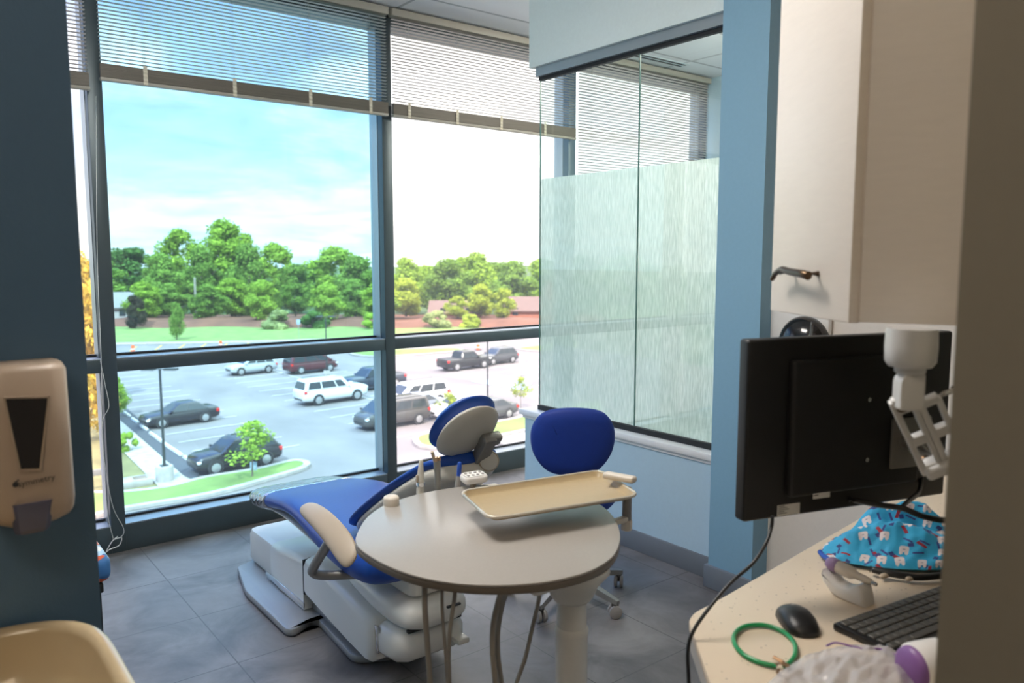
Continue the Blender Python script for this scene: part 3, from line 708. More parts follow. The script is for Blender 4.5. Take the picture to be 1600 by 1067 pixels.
# ------------------------------------------------------------------ operator stool
SX, SY = 2.262, 2.482
st = thing('operator_stool', 'royal blue swivel dental stool with rounded backrest on a grey five-star caster base', 'stool', (SX, SY, 0))
bd = Vector((-.617, -.787, 0)); bs = Vector((.787, -.617, 0))
bm = nb(); lathe(bm, [(.02, .425), (.13, .425), (.185, .432), (.203, .452), (.204, .475), (.19, .496), (.15, .508), (.02, .512)], Matrix.Translation((SX, SY, 0)), 40); obj('seat', bm, M['blue fabric'], st, smooth=180)
BC = Vector((SX, SY, 0)) + bd * .205
bm = nb()
outl = smooth_poly([(-.172, .765), (-.160, .835), (-.108, .888), (0, .902), (.108, .888), (.160, .835), (.172, .765), (.152, .690), (.095, .628), (0, .612), (-.095, .628), (-.152, .690)], 4)
def backlayer(k, w):
    ins = _inset(outl, k); res = []
    for x, z in ins:
        bow = .35 * x * x
        p = BC + bs * x + bd * (w - bow * 1.6) - bd * (z - .61) * -.12; res.append((p.x, p.y, z))
    return res
lay = [backlayer(.10, -.031), backlayer(.05, -.030), backlayer(.016, -.026), backlayer(.004, -.015), backlayer(0, 0), backlayer(.004, .013), backlayer(.016, .022), backlayer(.05, .027), backlayer(.10, .028)]
loft(bm, lay); obj('backrest', bm, M['blue fabric'], st, smooth=180)
bm = nb(); tube(bm, [BC + Vector((0, 0, .70)) - bd * .02, BC + Vector((0, 0, .56)) - bd * .03, BC + Vector((0, 0, .44)) - bd * .06, Vector((SX, SY, .412))], .014, 10); obj('back_bar', bm, M['dark metal'], st)
bm = nb(); cone(bm, (SX, SY, .12), (SX, SY, .426), .022, n=18); cone(bm, (SX, SY, .09), (SX, SY, .27), .03, n=18); prism(bm, round_poly([(SX - .08, SY - .06), (SX + .08, SY - .06), (SX + .08, SY + .06), (SX - .08, SY + .06)], .02), .40, .426, .004); obj('gas_lift', bm, M['grey metal'], st)
a0 = math.atan2(2.211 - SY, 2.288 - SX)
bm = nb(); lathe(bm, [(.02, .07), (.045, .075), (.05, .10), (.035, .125)], Matrix.Translation((SX, SY, 0)), 24); obj('hub', bm, M['grey metal'], st)
for i in range(5):
    a = a0 + i * 2 * pi / 5; d = Vector((cos(a), sin(a), 0)); s_ = Vector((-sin(a), cos(a), 0)); o = Vector((SX, SY, 0))
    bm = nb(); secs = []
    for r, z, hw, hh in [(.03, .105, .022, .018), (.12, .098, .019, .015), (.22, .080, .015, .012), (.27, .072, .013, .010), (.285, .070, .010, .008)]:
        c = o + d * r
        secs.append([c + s_ * hw + Vector((0, 0, z - hh)), c + s_ * hw * .8 + Vector((0, 0, z + hh)), c - s_ * hw * .8 + Vector((0, 0, z + hh)), c - s_ * hw + Vector((0, 0, z - hh))])
    loft(bm, secs); obj('leg', bm, M['grey metal'], st)
    c = o + d * .268; td = (s_ * .8 + d * .6).normalized(); ax = Vector((-td.y, td.x, 0))
    bm = nb()
    for k in (-1, 1): cone(bm, c + ax * (.006 * k) + Vector((0, 0, .0285)), c + ax * (.021 * k) + Vector((0, 0, .0285)), .028, n=22, bev=.004)
    w = obj('caster', bm, M['grey plastic'], st)
    bm = nb(); cone(bm, c + Vector((0, 0, .028)), c + Vector((0, 0, .072)), .0055, n=10); box(bm, (c.x - .012, c.y - .012, .045), (c.x + .012, c.y + .012, .062), .005); obj('caster_stem', bm, M['dark metal'], w)
# ------------------------------------------------------------------ counter, cabinet, monitor and the things on the counter
CT = .86
cpoly = [(2.955, 1.080), (1.70, .937), (1.165, .876), (1.105, .872), (1.072, .858), (.930, .700), (.862, .62), (.84, .345), (2.955, .345)]
counter = thing('countertop', 'speckled tan solid-surface countertop with clipped corner under the black monitor', 'countertop', (1.9, .7, CT))
bm = nb(); prism(bm, round_poly(cpoly, [0, .3, .03, .03, .03, .1, .1, 0, 0], 4), CT - .018, CT, .004); 
def counter_mat():
    m = bpy.data.materials.new('counter speckle'); m.use_nodes = True; k = N(m); b = k.n['Principled BSDF']
    tc = k.new('ShaderNodeTexCoord'); v = k.new('ShaderNodeTexVoronoi'); v.inputs['Scale'].default_value = 95; k.link(tc.outputs['Object'], v.inputs['Vector'])
    nz = k.new('ShaderNodeTexNoise'); nz.inputs['Scale'].default_value = 60; k.link(tc.outputs['Object'], nz.inputs['Vector'])
    lt = k.new('ShaderNodeMath', operation='LESS_THAN'); lt.inputs[1].default_value = .17; k.link(v.outputs['Distance'], lt.inputs[0])
    sp = k.new('ShaderNodeSeparateColor'); k.link(v.outputs['Color'], sp.inputs[0])
    g = k.new('ShaderNodeMath', operation='GREATER_THAN'); g.inputs[1].default_value = .72; k.link(sp.outputs[0], g.inputs[0])
    ml = k.new('ShaderNodeMath', operation='MULTIPLY'); k.link(lt.outputs[0], ml.inputs[0]); k.link(g.outputs[0], ml.inputs[1])
    mx = k.new('ShaderNodeMix', data_type='RGBA'); k.link(ml.outputs[0], mx.inputs[0]); mx.inputs[6].default_value = (.66, .545, .41, 1); mx.inputs[7].default_value = (.34, .27, .20, 1)
    k.link(mx.outputs[2], b.inputs['Base Color']); b.inputs['Roughness'].default_value = .3; MATS['counter speckle'] = m
counter_mat()
obj('top', bm, M['counter speckle'], counter)
bm = nb(); prism(bm, round_poly(_inset(cpoly, .003), [0, .3, .03, .03, .03, .1, .1, 0, 0], 4), CT - .05, CT - .018); obj('edge_band', bm, M['counter side'], counter)
base = thing('base_cabinet', 'pale grey base cabinet carrying the tan countertop', 'cabinet', (1.9, .7, 0))
bp = [(2.95, 1.03), (1.70, .885), (1.17, .822), (1.10, .81), (.97, .67), (.90, .60), (.885, .35), (2.95, .35)]
bm = nb(); prism(bm, bp, .09, CT - .051); obj('carcass', bm, M['counter side'], base)
bm = nb(); prism(bm, _inset(bp, .05), 0, .09); obj('plinth', bm, M['base rubber'], base)
for i in range(2):
    a = Vector((1.20 + i * .36, .826 + i * .040, 0)); b = Vector((1.54 + i * .36, .864 + i * .041, 0)); d = (b - a).normalized(); nn = Vector((-d.y, d.x, 0))
    mm = Matrix((d, nn, ZU)).transposed().to_4x4(); mm.translation = a
    bm = nb(); box(bm, (0, .003, .11), ((b - a).length, .020, CT - .07), .003, M=mm); dr = obj('door', bm, M['counter side'], base)
    bm = nb(); tube(bm, [mm @ Vector((.05, .02, .72)), mm @ Vector((.05, .045, .72)), mm @ Vector((.14, .045, .72)), mm @ Vector((.14, .02, .72))], .005, 8, smooth=False); obj('handle', bm, M['bronze'], dr)

# wall cabinet
A = Vector((1.152, .629, 0)); Fv = Vector((1.317, .877, 0)); dd = (Fv - A).normalized(); dn = Vector((-dd.y, dd.x, 0)); CB = 1.40
cab = thing('wall_cabinet', 'off-white wall cabinet with a curled bronze lever pull above the monitor', 'cabinet', (1.4, .6, CB))
A2 = A + dn * -.019; F2 = Fv + dn * -.019
G2 = Vector((1.285, .338, 0)); q2 = Fv + Vector((dd.y, -dd.x, 0)) * .55
bm = nb(); prism(bm, [(A.x + .010, A.y - .012), (F2.x, F2.y), (q2.x, q2.y), (q2.x, .338), (G2.x, G2.y)], CB + .002, 2.42); obj('carcass', bm, M['cabinet'], cab)
mm = Matrix((dd, dn, ZU)).transposed().to_4x4(); mm.translation = A
bm = nb(); box(bm, (0, -.019, CB), ((Fv - A).length, 0, 2.42), .003, M=mm); dr = obj('door', bm, M['cabinet'], cab)
bm = nb(); hz_ = 1.474
tube(bm, [mm @ Vector((.085, .026, hz_ - .003)), mm @ Vector((.10, .030, hz_)), mm @ Vector((.15, .030, hz_ + .003)), mm @ Vector((.185, .028, hz_ + .006)), mm @ Vector((.215, .026, hz_ - .001)), mm @ Vector((.235, .024, hz_ - .012))], .0065, 10, radii=(.0075, .0045))
for s in (.105, .195): tube(bm, [mm @ Vector((s, 0, hz_)), mm @ Vector((s, .028, hz_ + .001))], .005, 8, smooth=False)
obj('handle', bm, M['bronze'], dr, label='curled dark bronze lever pull')

# monitor, its back to the doorway
L0 = atd(1171, 531, 1.41); _d = ray(1167, 817); L1 = CAM + _d * ((L0 - CAM).dot(_F) / _d.dot(_F)); R0 = atd(1490, 524, 1.585)
mz1 = L0.z; mz0 = L1.z
ud = Vector((R0.x - L0.x, R0.y - L0.y, 0)); ml = ud.length; ud.normalize(); nd = Vector((-ud.y, ud.x, 0)); nd = nd if nd.y > 0 else -nd
MM = Matrix((ud, nd, ZU)).transposed().to_4x4(); MM.translation = (L0.x, L0.y, 0)
mon = thing('computer_monitor', 'black flat monitor seen from behind, hung over the counter on a white arm', 'monitor', (L0.x + ud.x * ml / 2, L0.y + ud.y * ml / 2, mz0))
bm = nb(); box(bm, (0, 0, mz0), (ml, .030, mz1), .006, 3, M=MM); obj('housing', bm, M['monitor black'], mon)
bm = nb(); box(bm, (.09, -.016, mz0 + .04), (ml - .09, .004, mz1 - .04), .008, 3, M=MM); obj('back_panel', bm, M['black matte'], mon)
bm = nb(); quad(bm, *[MM @ Vector(p) for p in ((.008, .0305, mz0 + .014), (ml - .008, .0305, mz0 + .014), (ml - .008, .0305, mz1 - .008), (.008, .0305, mz1 - .008))]); obj('screen', bm, M['soap lens'], mon)
bm = nb(); box(bm, (-.001, .012, mz0 + .004), (.002, .029, mz1 - .004), M=MM); obj('bezel_edge', bm, M['grey plastic'], mon) if False else bm.free()
def onmon(u, v, w=0):
    """point of the monitor's back plane seen at a pixel, in monitor coordinates"""
    d = ray(u, v); p0 = MM @ Vector((0, w, 0)); t = (p0 - CAM).dot(nd) / d.dot(nd); return MM.inverted() @ (CAM + d * t)
def sticker(name, u0, v0, u1, v1, m, w=-.0006, lines=0):
    a = onmon(u0, v1, w); b = onmon(u1, v0, w)
    bm = nb(); quad(bm, *[MM @ Vector((x, w, z)) for x, z in ((a.x, a.z), (b.x, a.z), (b.x, b.z), (a.x, b.z))]); s = obj(name, bm, m, mon)
    if lines:
        bm = nb(); h = (b.z - a.z) / (lines + 1)
        for i in range(lines):
            zz = b.z - h * (i + .8); ln = (b.x - a.x) * (.32 + .2 * ((i * 7) % 3) / 2); quad(bm, *[MM @ Vector((x, w - .0004, z)) for x, z in ((a.x + .002, zz), (a.x + ln, zz), (a.x + ln, zz + h * .35), (a.x + .002, zz + h * .35))])
        obj('printed_line', bm, M['label ink'], s)
sticker('rating_label', 1214, 785, 1250, 807, M['label white'], -.0008, 5)
sticker('serial_label', 1270, 768, 1297, 780, M['label white'], -.0168, 1)
for u, v in ((1357, 624), (1353, 718)):
    p = onmon(u, v, -.0165); bm = nb(); cone(bm, MM @ Vector((p.x, -.0155, p.z)), MM @ Vector((p.x, -.020, p.z)), .0045, n=12); obj('screw', bm, M['chrome'], mon)
# power and video leads
cb = thing('monitor_lead', 'thin black lead drooping from the monitor over the counter corner', 'cable', tuple(atd(1083, 985, 1.37)))
bm = nb(); tube(bm, [atd(1207, 806, 1.40), atd(1205, 825, 1.40), atd(1196, 850, 1.385), atd(1176, 880, 1.375), atd(1140, 912, 1.355), atd(1108, 950, 1.335), atd(1084, 985, 1.325), atd(1075, 1015, 1.325), atd(1076, 1060, 1.33), atd(1080, 1150, 1.37), atd(1085, 1260, 1.38)], .0032, 8)
obj('sheath', bm, M['black plastic'], cb, smooth=180)
cb2 = thing('video_cable', 'bundled black cable looping below the monitor in front of the tooth-print cap', 'cable', tuple(atd(1440, 800, 1.50)))
bm = nb(); tube(bm, [atd(1328, 780, 1.53), atd(1375, 789, 1.49), atd(1410, 794, 1.46), atd(1440, 806, 1.45), atd(1470, 812, 1.46), atd(1500, 812, 1.50)], .0058, 8); tube(bm, [atd(1406, 796, 1.465), atd(1418, 784, 1.50), atd(1436, 768, 1.56), atd(1440, 745, 1.60)], .0045, 8)
obj('sheath', bm, M['black plastic'], cb2, smooth=180)
bm = nb(); tube(bm, [atd(1269, 503, 1.62), atd(1268, 515, 1.60), atd(1264, 545, 1.50), atd(1262, 575, 1.49)], .0026, 8); tag(obj('power_cord', bm, M['black plastic'], None, smooth=180), 'short black cord running down from the cabinet behind the monitor top edge', 'cord')

# ceiling-hung monitor arm below the cabinet
am = thing('monitor_mount', 'white articulated monitor arm with slotted links hanging from the wall cabinet', 'monitor arm', tuple(onz(1425, 512, CB)))
p = onz(1425, 513, CB); d0 = (p - CAM).dot(FW)
kx = d0 / 1227
def ax(v): return p.z - (v - 513) * kx * 1.03
bm = nb(); lathe(bm, [(.034, ax(513)), (.035, ax(540)), (.034, ax(563)), (.029, ax(571)), (.021, ax(573)), (.021, ax(579)), (.018, ax(582))], Matrix.Translation((p.x, p.y, 0)), 30); obj('swivel_housing', bm, M['arm white'], am, smooth=50)
bm = nb(); 
mmv = Matrix((RT, _F, ZU)).transposed().to_4x4(); mmv.translation = (p.x, p.y, 0)
prism(bm, round_poly([(-.018, 0), (.018, 0), (.018, .055), (-.004, .062), (-.018, .045)], .006), -.014, .014, .004, M=mmv @ Matrix.Translation((0, 0, ax(638))) @ Matrix.Rotation(pi / 2, 4, 'X')); obj('knuckle', bm, M['arm white'], am)
# slotted link: two side plates with lightening slots
e0 = atd(1408, 628, d0 + .02); e1 = atd(1457, 735, d0 + .10); ld = (e1 - e0); LL = ld.length; ld.normalize()
sx_ = (RT - ld * RT.dot(ld)).normalized(); sn = ld.cross(sx_)
LM = Matrix((sx_, ld, sn)).transposed().to_4x4(); LM.translation = e0
bm = nb()
for off in (0, .034):
    def bar(x0, y0, x1, y1): box(bm, (x0 + off, y0, -.006), (x1 + off, y1, .006), .002, M=LM)
    bar(-.0165, -.008, -.007, LL); bar(.009, -.004 if off == 0 else .02, .0175, LL)
    for y0, y1 in ((-.012, .020), (LL * .46, LL * .58), (LL - .020, LL + .002)):
        if off and y0 < 0: y0, y1 = .012, .026
        bar(-.012, y0, .014, y1)
obj('slotted_link', bm, M['arm white'], am)
for p0_, p1_, r_ in (((-.001, .002, -.012), (-.001, .002, .010), .010), ((-.002, LL - .008, -.02), (-.002, LL - .008, .010), .008)):
    bm = nb(); cone(bm, LM @ Vector(p0_), LM @ Vector(p1_), r_, n=18); obj('pivot_bolt', bm, M['bronze'], am)
bm = nb(); box(bm, (-.012, LL - .018, -.016), (.060, LL + .006, .016), .006, 3, M=LM); obj('end_bracket', bm, M['arm white'], am)
mp_ = onmon(1420, 690, -.016); mw = MM @ Vector((mp_.x, -.02, mp_.z))
bm = nb(); tube(bm, [LM @ Vector((.02, LL - .006, -.005)), (LM @ Vector((.02, LL - .006, .0)) + mw) / 2 + Vector((0, 0, -.01)), mw], .013, 12); box(bm, (mp_.x - .05, -.024, mp_.z - .05), (mp_.x + .05, -.0165, mp_.z + .05), .003, M=MM); cone(bm, MM @ Vector((mp_.x - .02, -.05, mp_.z + .004)), MM @ Vector((mp_.x - .02, -.02, mp_.z + .004)), .014, n=16); obj('mounting_head', bm, M['grey metal'], am)
bm = nb(); tube(bm, [atd(1448, 628, d0 + .03), atd(1475, 615, d0 + .03), atd(1530, 596, d0 + .03)], .0042, 8, smooth=False); tube(bm, [atd(1490, 609, d0 + .03), atd(1540, 592, d0 + .03)], .0065, 10, smooth=False); obj('gas_strut', bm, M['chrome'], am)

# dispenser on the wall behind the monitor
dp = onx(1258, 530, 2.958)
ds = thing('towel_dispenser', 'glossy black dispenser with a pale back plate showing above the monitor edge', 'dispenser', (dp.x, dp.y, dp.z))
bm = nb(); prism(bm, round_poly([(-.15, -.12), (.15, -.12), (.15, .13), (-.15, .13)], .05, 6), 0, .03, .01, M=Matrix.Translation((2.958, dp.y + .03, dp.z)) @ Matrix(((0, 0, -1, 0), (1, 0, 0, 0), (0, 1, 0, 0), (0, 0, 0, 1)))); obj('back_plate', bm, M['white plastic'], ds)
bm = nb(); ellip(bm, (2.92, dp.y - .02, dp.z - .01), (.075, .11, .11)); obj('cover', bm, M['soap lens'], ds, smooth=180)

# mouse
mc = onz(1246, 976, CT); md = (onz(1262, 998, CT) - onz(1228, 953, CT)); md = Vector((md.x, md.y, 0)).normalized()
mo = thing('computer_mouse', 'small black wireless mouse on the counter beside the green bib cord', 'mouse', (mc.x, mc.y, CT))
mxs = Vector((-md.y, md.x, 0)); bm = nb(); secs = []
for s, w_, h in [(-.051, .010, .006), (-.047, .021, .013), (-.034, .028, .022), (-.010, .030, .028), (.014, .030, .028), (.036, .026, .021), (.047, .018, .013), (.051, .008, .006)]:
    c = mc + md * s; secs.append([c + mxs * (w_ * cos(pi * i / 12)) * 1.0 + Vector((0, 0, .001 + h * (sin(pi * i / 12) ** .7))) for i in range(13)])
loft(bm, secs); obj('shell', bm, M['black plastic'], mo, smooth=180)
bm = nb(); cone(bm, mc - md * .026 + mxs * .003 + Vector((0, 0, .0195)), mc - md * .026 - mxs * .003 + Vector((0, 0, .0195)), .007, n=14); obj('scroll_wheel', bm, M['grey plastic'], mo)

# keyboard
k0 = onz(1301, 974, CT + .012); k1 = onz(1418, 1012, CT + .012); k2 = onz(1472, 914, CT + .012)
ku = Vector((k2.x - k0.x, k2.y - k0.y, 0)); ku.normalize(); kv = Vector((ku.y, -ku.x, 0)); kd = abs((k1 - k0).dot(kv))
KM = Matrix((ku, -kv, ZU)).transposed().to_4x4(); KM.translation = (k0.x, k0.y, CT + .001)
kb = thing('computer_keyboard', 'black computer keyboard lying at an angle on the counter', 'keyboard', (k0.x, k0.y, CT))
bm = nb(); box(bm, (0, -kd, 0), (.40, 0, .012), .003, M=KM); obj('case', bm, M['black plastic'], kb)
bm = nb(); rows = 6; ph = (kd - .012) / rows
for r in range(rows):
    cxs = .008; i = 0
    while cxs < .385:
        kw = .0172 if not (r == rows - 1 and i == 3) else .09
        box(bm, (cxs, -.006 - (r + 1) * ph + .0012, .0115), (min(cxs + kw, .392), -.006 - r * ph - .0012, .0155), .001, 1, M=KM); cxs += kw + .0022; i += 1
obj('keys', bm, M['dark metal'], kb)

# green coiled bib cord with clips
bc = thing('bib_cord', 'green vinyl bib cord with alligator clip looped on the counter', 'bib cord', tuple(onz(1195, 1005, CT)))
ring = [(1213, 1041), (1185, 1034), (1160, 1021), (1147, 1003), (1150, 988), (1166, 978), (1195, 977), (1222, 986), (1240, 1003), (1243, 1020), (1236, 1033), (1226, 1041)]
bm = nb(); tube(bm, [onz(u, v, CT + .005) for u, v in ring], .0040, 10); obj('cord', bm, M['green vinyl'], bc, smooth=180)
bm = nb(); a = onz(1212, 1038, CT + .006); b = onz(1232, 1041, CT + .006); e = onz(1208, 1026, CT + .016)
tube(bm, [a, (a + b) / 2 + Vector((0, 0, .004)), b], .0035, 6, smooth=False); tube(bm, [b, (a + b) / 2 + Vector((0, 0, .006)), e], .0028, 6, smooth=False); tube(bm, [onz(1217, 1046, CT + .004), onz(1214, 1050, CT + .004), onz(1219, 1054, CT + .003)], .002, 6)
obj('clip', bm, M['warm metal'], bc)

# cordless handpiece lying in its white cradle
hc_ = onz(1328, 935, CT); hu = (onz(1362, 930, CT) - onz(1296, 905, CT)); hu = Vector((hu.x, hu.y, 0)).normalized(); hw_ = Vector((-hu.y, hu.x, 0))
HMx = Matrix((hu, hw_, ZU)).transposed().to_4x4(); HMx.translation = (hc_.x, hc_.y, CT)
crd = thing('handpiece_cradle', 'white scooped cradle on the counter holding a cordless handpiece', 'cradle', tuple(HMx.translation))
bm = nb(); prof = [(-.046, .040), (-.050, .044), (-.052, .036), (-.047, .022), (-.030, .006), (-.012, .0), (.040, .0), (.037, .018), (.032, .034), (.026, .038), (.016, .034), (.005, .026), (-.008, .024), (-.022, .026), (-.034, .034)]
TT = HMx @ Matrix.Rotation(pi / 2, 4, 'X'); prism(bm, prof, -.020, .020, .006, M=TT); obj('stand', bm, M['white plastic'], crd, smooth=50)
hpz = thing('cordless_handpiece', 'cordless polishing handpiece with a purple collar resting in the white cradle', 'handpiece', tuple(HMx @ Vector((0, 0, .03))))
T2 = HMx @ Matrix.Translation((-.046, 0, .055)) @ Matrix.Rotation(pi / 2 + .10, 4, 'Y')
bm = nb(); lathe(bm, [(.011, .012), (.012, .014), (.0125, .045), (.011, .050), (.0075, .056), (.0072, .070), (.0062, .086), (.0045, .088)], T2, 20); obj('body', bm, M['off white'], hpz, smooth=40)
bm = nb(); lathe(bm, [(.005, -.006), (.009, -.004), (.0125, .004), (.0132, .014), (.013, .018), (.010, .019)], T2, 20); obj('collar', bm, M['purple soft'], hpz, smooth=40)
bm = nb(); lathe(bm, [(.0035, .086), (.0038, .093), (.003, .098)], T2, 14); obj('tip', bm, M['chrome'], hpz)

# crumpled blue surgical cap with a print of teeth and brushes
def cap_mat():
    m = bpy.data.materials.new('tooth print'); m.use_nodes = True; k = N(m); b = k.n['Principled BSDF']
    def mt(op, *a):
        n = k.new('ShaderNodeMath', operation=op)
        for i, x in enumerate(a):
            if isinstance(x, (int, float)): n.inputs[i].default_value = x
            else: k.link(x, n.inputs[i])
        return n.outputs[0]
    uv = k.new('ShaderNodeUVMap'); uv.uv_map = 'UVMap'
    cur = None; base_ = (.03, .36, .62, 1)
    def layer(prev, scale, off, thr, hx, hy, col, tooth=False):
        mp = k.new('ShaderNodeMapping'); mp.inputs['Location'].default_value = (*off, 0); mp.inputs['Scale'].default_value = (scale, scale, scale); k.link(uv.outputs[0], mp.inputs[0])
        v = k.new('ShaderNodeTexVoronoi'); v.voronoi_dimensions = '2D'; v.inputs['Scale'].default_value = 1; v.inputs['Randomness'].default_value = .55; k.link(mp.outputs[0], v.inputs['Vector'])
        d = k.new('ShaderNodeVectorMath', operation='SUBTRACT'); k.link(mp.outputs[0], d.inputs[0]); k.link(v.outputs['Position'], d.inputs[1])
        sc = k.new('ShaderNodeSeparateColor'); k.link(v.outputs['Color'], sc.inputs[0])
        ang = mt('MULTIPLY', sc.outputs[0], 6.28)
        if tooth: ang = mt('MULTIPLY', mt('SUBTRACT', sc.outputs[0], .5), .9)
        vr = k.new('ShaderNodeVectorRotate', rotation_type='Z_AXIS'); k.link(d.outputs[0], vr.inputs['Vector']); k.link(ang, vr.inputs['Angle'])
        s = k.new('ShaderNodeSeparateXYZ'); k.link(vr.outputs[0], s.inputs[0])
        x = mt('ABSOLUTE', s.outputs[0]); y = s.outputs[1]
        if tooth:   # squarish crown with two rounded roots
            crown = mt('LESS_THAN', mt('ADD', mt('POWER', mt('DIVIDE', x, hx), 4), mt('POWER', mt('DIVIDE', mt('ABSOLUTE', mt('SUBTRACT', y, hy * .25)), hy * .75), 4)), 1)
            root = mt('LESS_THAN', mt('ADD', mt('POWER', mt('DIVIDE', mt('ABSOLUTE', mt('SUBTRACT', x, hx * .58)), hx * .38), 2), mt('POWER', mt('DIVIDE', mt('ABSOLUTE', mt('ADD', y, hy * .55)), hy * .55), 2)), 1)
            msk = mt('MAXIMUM', crown, root)
            face = mt('LESS_THAN', mt('ADD', mt('POWER', mt('DIVIDE', x, hx * .3), 2), mt('POWER', mt('DIVIDE', mt('ABSOLUTE', mt('SUBTRACT', y, hy * .2)), hy * .14), 2)), 1)
        else:
            msk = mt('MULTIPLY', mt('LESS_THAN', x, hx), mt('LESS_THAN', mt('ABSOLUTE', y), hy))
        msk = mt('MULTIPLY', msk, mt('GREATER_THAN', sc.outputs[1], thr))
        mx = k.new('ShaderNodeMix', data_type='RGBA'); k.link(msk, mx.inputs[0]); mx.inputs[7].default_value = col
        if isinstance(prev, tuple): mx.inputs[6].default_value = prev
        else: k.link(prev, mx.inputs[6])
        res = mx.outputs[2]
        if tooth:
            m2 = k.new('ShaderNodeMix', data_type='RGBA'); k.link(mt('MULTIPLY', face, msk), m2.inputs[0]); k.link(res, m2.inputs[6]); m2.inputs[7].default_value = (.36, .33, .38, 1); res = m2.outputs[2]
        return res
    c = layer(base_, 29, (.3, .7), .45, .07, .34, (.035, .05, .22, 1))
    c = layer(c, 26, (5.1, 2.2), .55, .10, .32, (.30, .02, .04, 1))
    c = layer(c, 33, (9.3, 4.9), .62, .16, .20, (.03, .05, .20, 1))
    c = layer(c, 25, (2.0, 7.7), .30, .24, .30, (.72, .64, .64, 1), True)
    k.link(c, b.inputs['Base Color']); b.inputs['Roughness'].default_value = .7
    nz = k.new('ShaderNodeTexNoise'); nz.inputs['Scale'].default_value = 26; nz.inputs['Detail'].default_value = 3; k.link(uv.outputs[0], nz.inputs['Vector'])
    bp = k.new('ShaderNodeBump'); bp.inputs['Strength'].default_value = .5; bp.inputs['Distance'].default_value = .01; k.link(nz.outputs['Fac'], bp.inputs['Height']); k.link(bp.outputs[0], b.inputs['Normal'])
    MATS['tooth print'] = m
cap_mat()
from mathutils import noise as _nz
def heap(name, m, corners_px, zc, hfun, nu=64, nv=36, parent=None, uvscale=1.0, thick=0):
    """cloth heightfield over a quadrilateral patch of the counter; corners in order left-near, right-near, right-far, left-far"""
    c = [onz(u, v, zc) for u, v in corners_px]; bm = nb(); uvl = bm.loops.layers.uv.new('UVMap'); g = []; W = (c[1] - c[0]).length; H = (c[3] - c[0]).length
    for j in range(nv + 1):
        row = []
        for i in range(nu + 1):
            s = i / nu; t = j / nv
            ss = s * 2 - 1; tt = t * 2 - 1
            # square to rounded outline
            k_ = 1 - .26 * (ss * ss * tt * tt)
            q = (c[0] * (1 - s) * (1 - t) + c[1] * s * (1 - t) + c[2] * s * t + c[3] * (1 - s) * t); ctr = sum(c, Vector()) / 4
            q = ctr + (q - ctr) * k_
            h = hfun(s, t); row.append((bm.verts.new((q.x, q.y, zc + h)), (s * W, t * H + h * .9)))
        g.append(row)
    for j in range(nv):
        for i in range(nu):
            vs = [g[j][i], g[j][i + 1], g[j + 1][i + 1], g[j + 1][i]]; f = bm.faces.new([x[0] for x in vs])
            for lp, x in zip(f.loops, vs): lp[uvl].uv = x[1]
    return obj(name, bm, m, parent, smooth=180, recalc=False)
def hcap(s, t):
    e = max(0, 1 - (abs(2 * s - 1)) ** 3.0) * max(0, 1 - (abs(2 * t - 1)) ** 4)
    back = .074 * math.exp(-((s - .52) / .33) ** 4 - ((t - .74) / .18) ** 2)
    front = .052 * math.exp(-((s - .52) / .46) ** 4) * math.exp(-((t - .36) / .22) ** 2)
    crease = -.012 * math.exp(-((t - .56 - .04 * sin(s * 5)) / .03) ** 2)
    n1 = .013 * _nz.noise(Vector((s * 7, t * 5, 1.3))) + .006 * _nz.noise(Vector((s * 17, t * 13, 4.1)))
    return .010 + (e ** .5) * (back + front + crease + .012 + n1)
cp = thing('surgical_cap', 'crumpled light blue surgical cap printed with white teeth on the counter', 'cap', tuple(onz(1385, 850, CT)))
heap('cloth', M['tooth print'], [(1270, 886), (1520, 905), (1510, 836), (1300, 838)], CT, hcap, parent=cp)
bm = nb(); tube(bm, [onz(1281, 862, CT + .012), onz(1287, 869, CT + .010), onz(1298, 876, CT + .012), onz(1308, 884, CT + .016)], .0055, 8); obj('blue_tie', bm, M['handset blue'], cp, smooth=180)
gg = thing('protective_eyewear', 'black eyewear lying on the counter under the tooth-print cap', 'eyewear', tuple(onz(1410, 900, CT)))
bm = nb(); tube(bm, [onz(1360, 889, CT + .014), onz(1390, 896, CT + .013), onz(1415, 900, CT + .012), onz(1440, 902, CT + .012), (onz(1480, 898, CT + .012))], .007, 8); obj('frame', bm, M['black plastic'], gg, smooth=180)
for u, v in ((1382, 899), (1422, 903)):
    c = onz(u, v, CT + .010); bm = nb(); ellip(bm, c, (.014, .007, .005)); obj('nose_lens', bm, M['tan plastic'], gg, smooth=180)

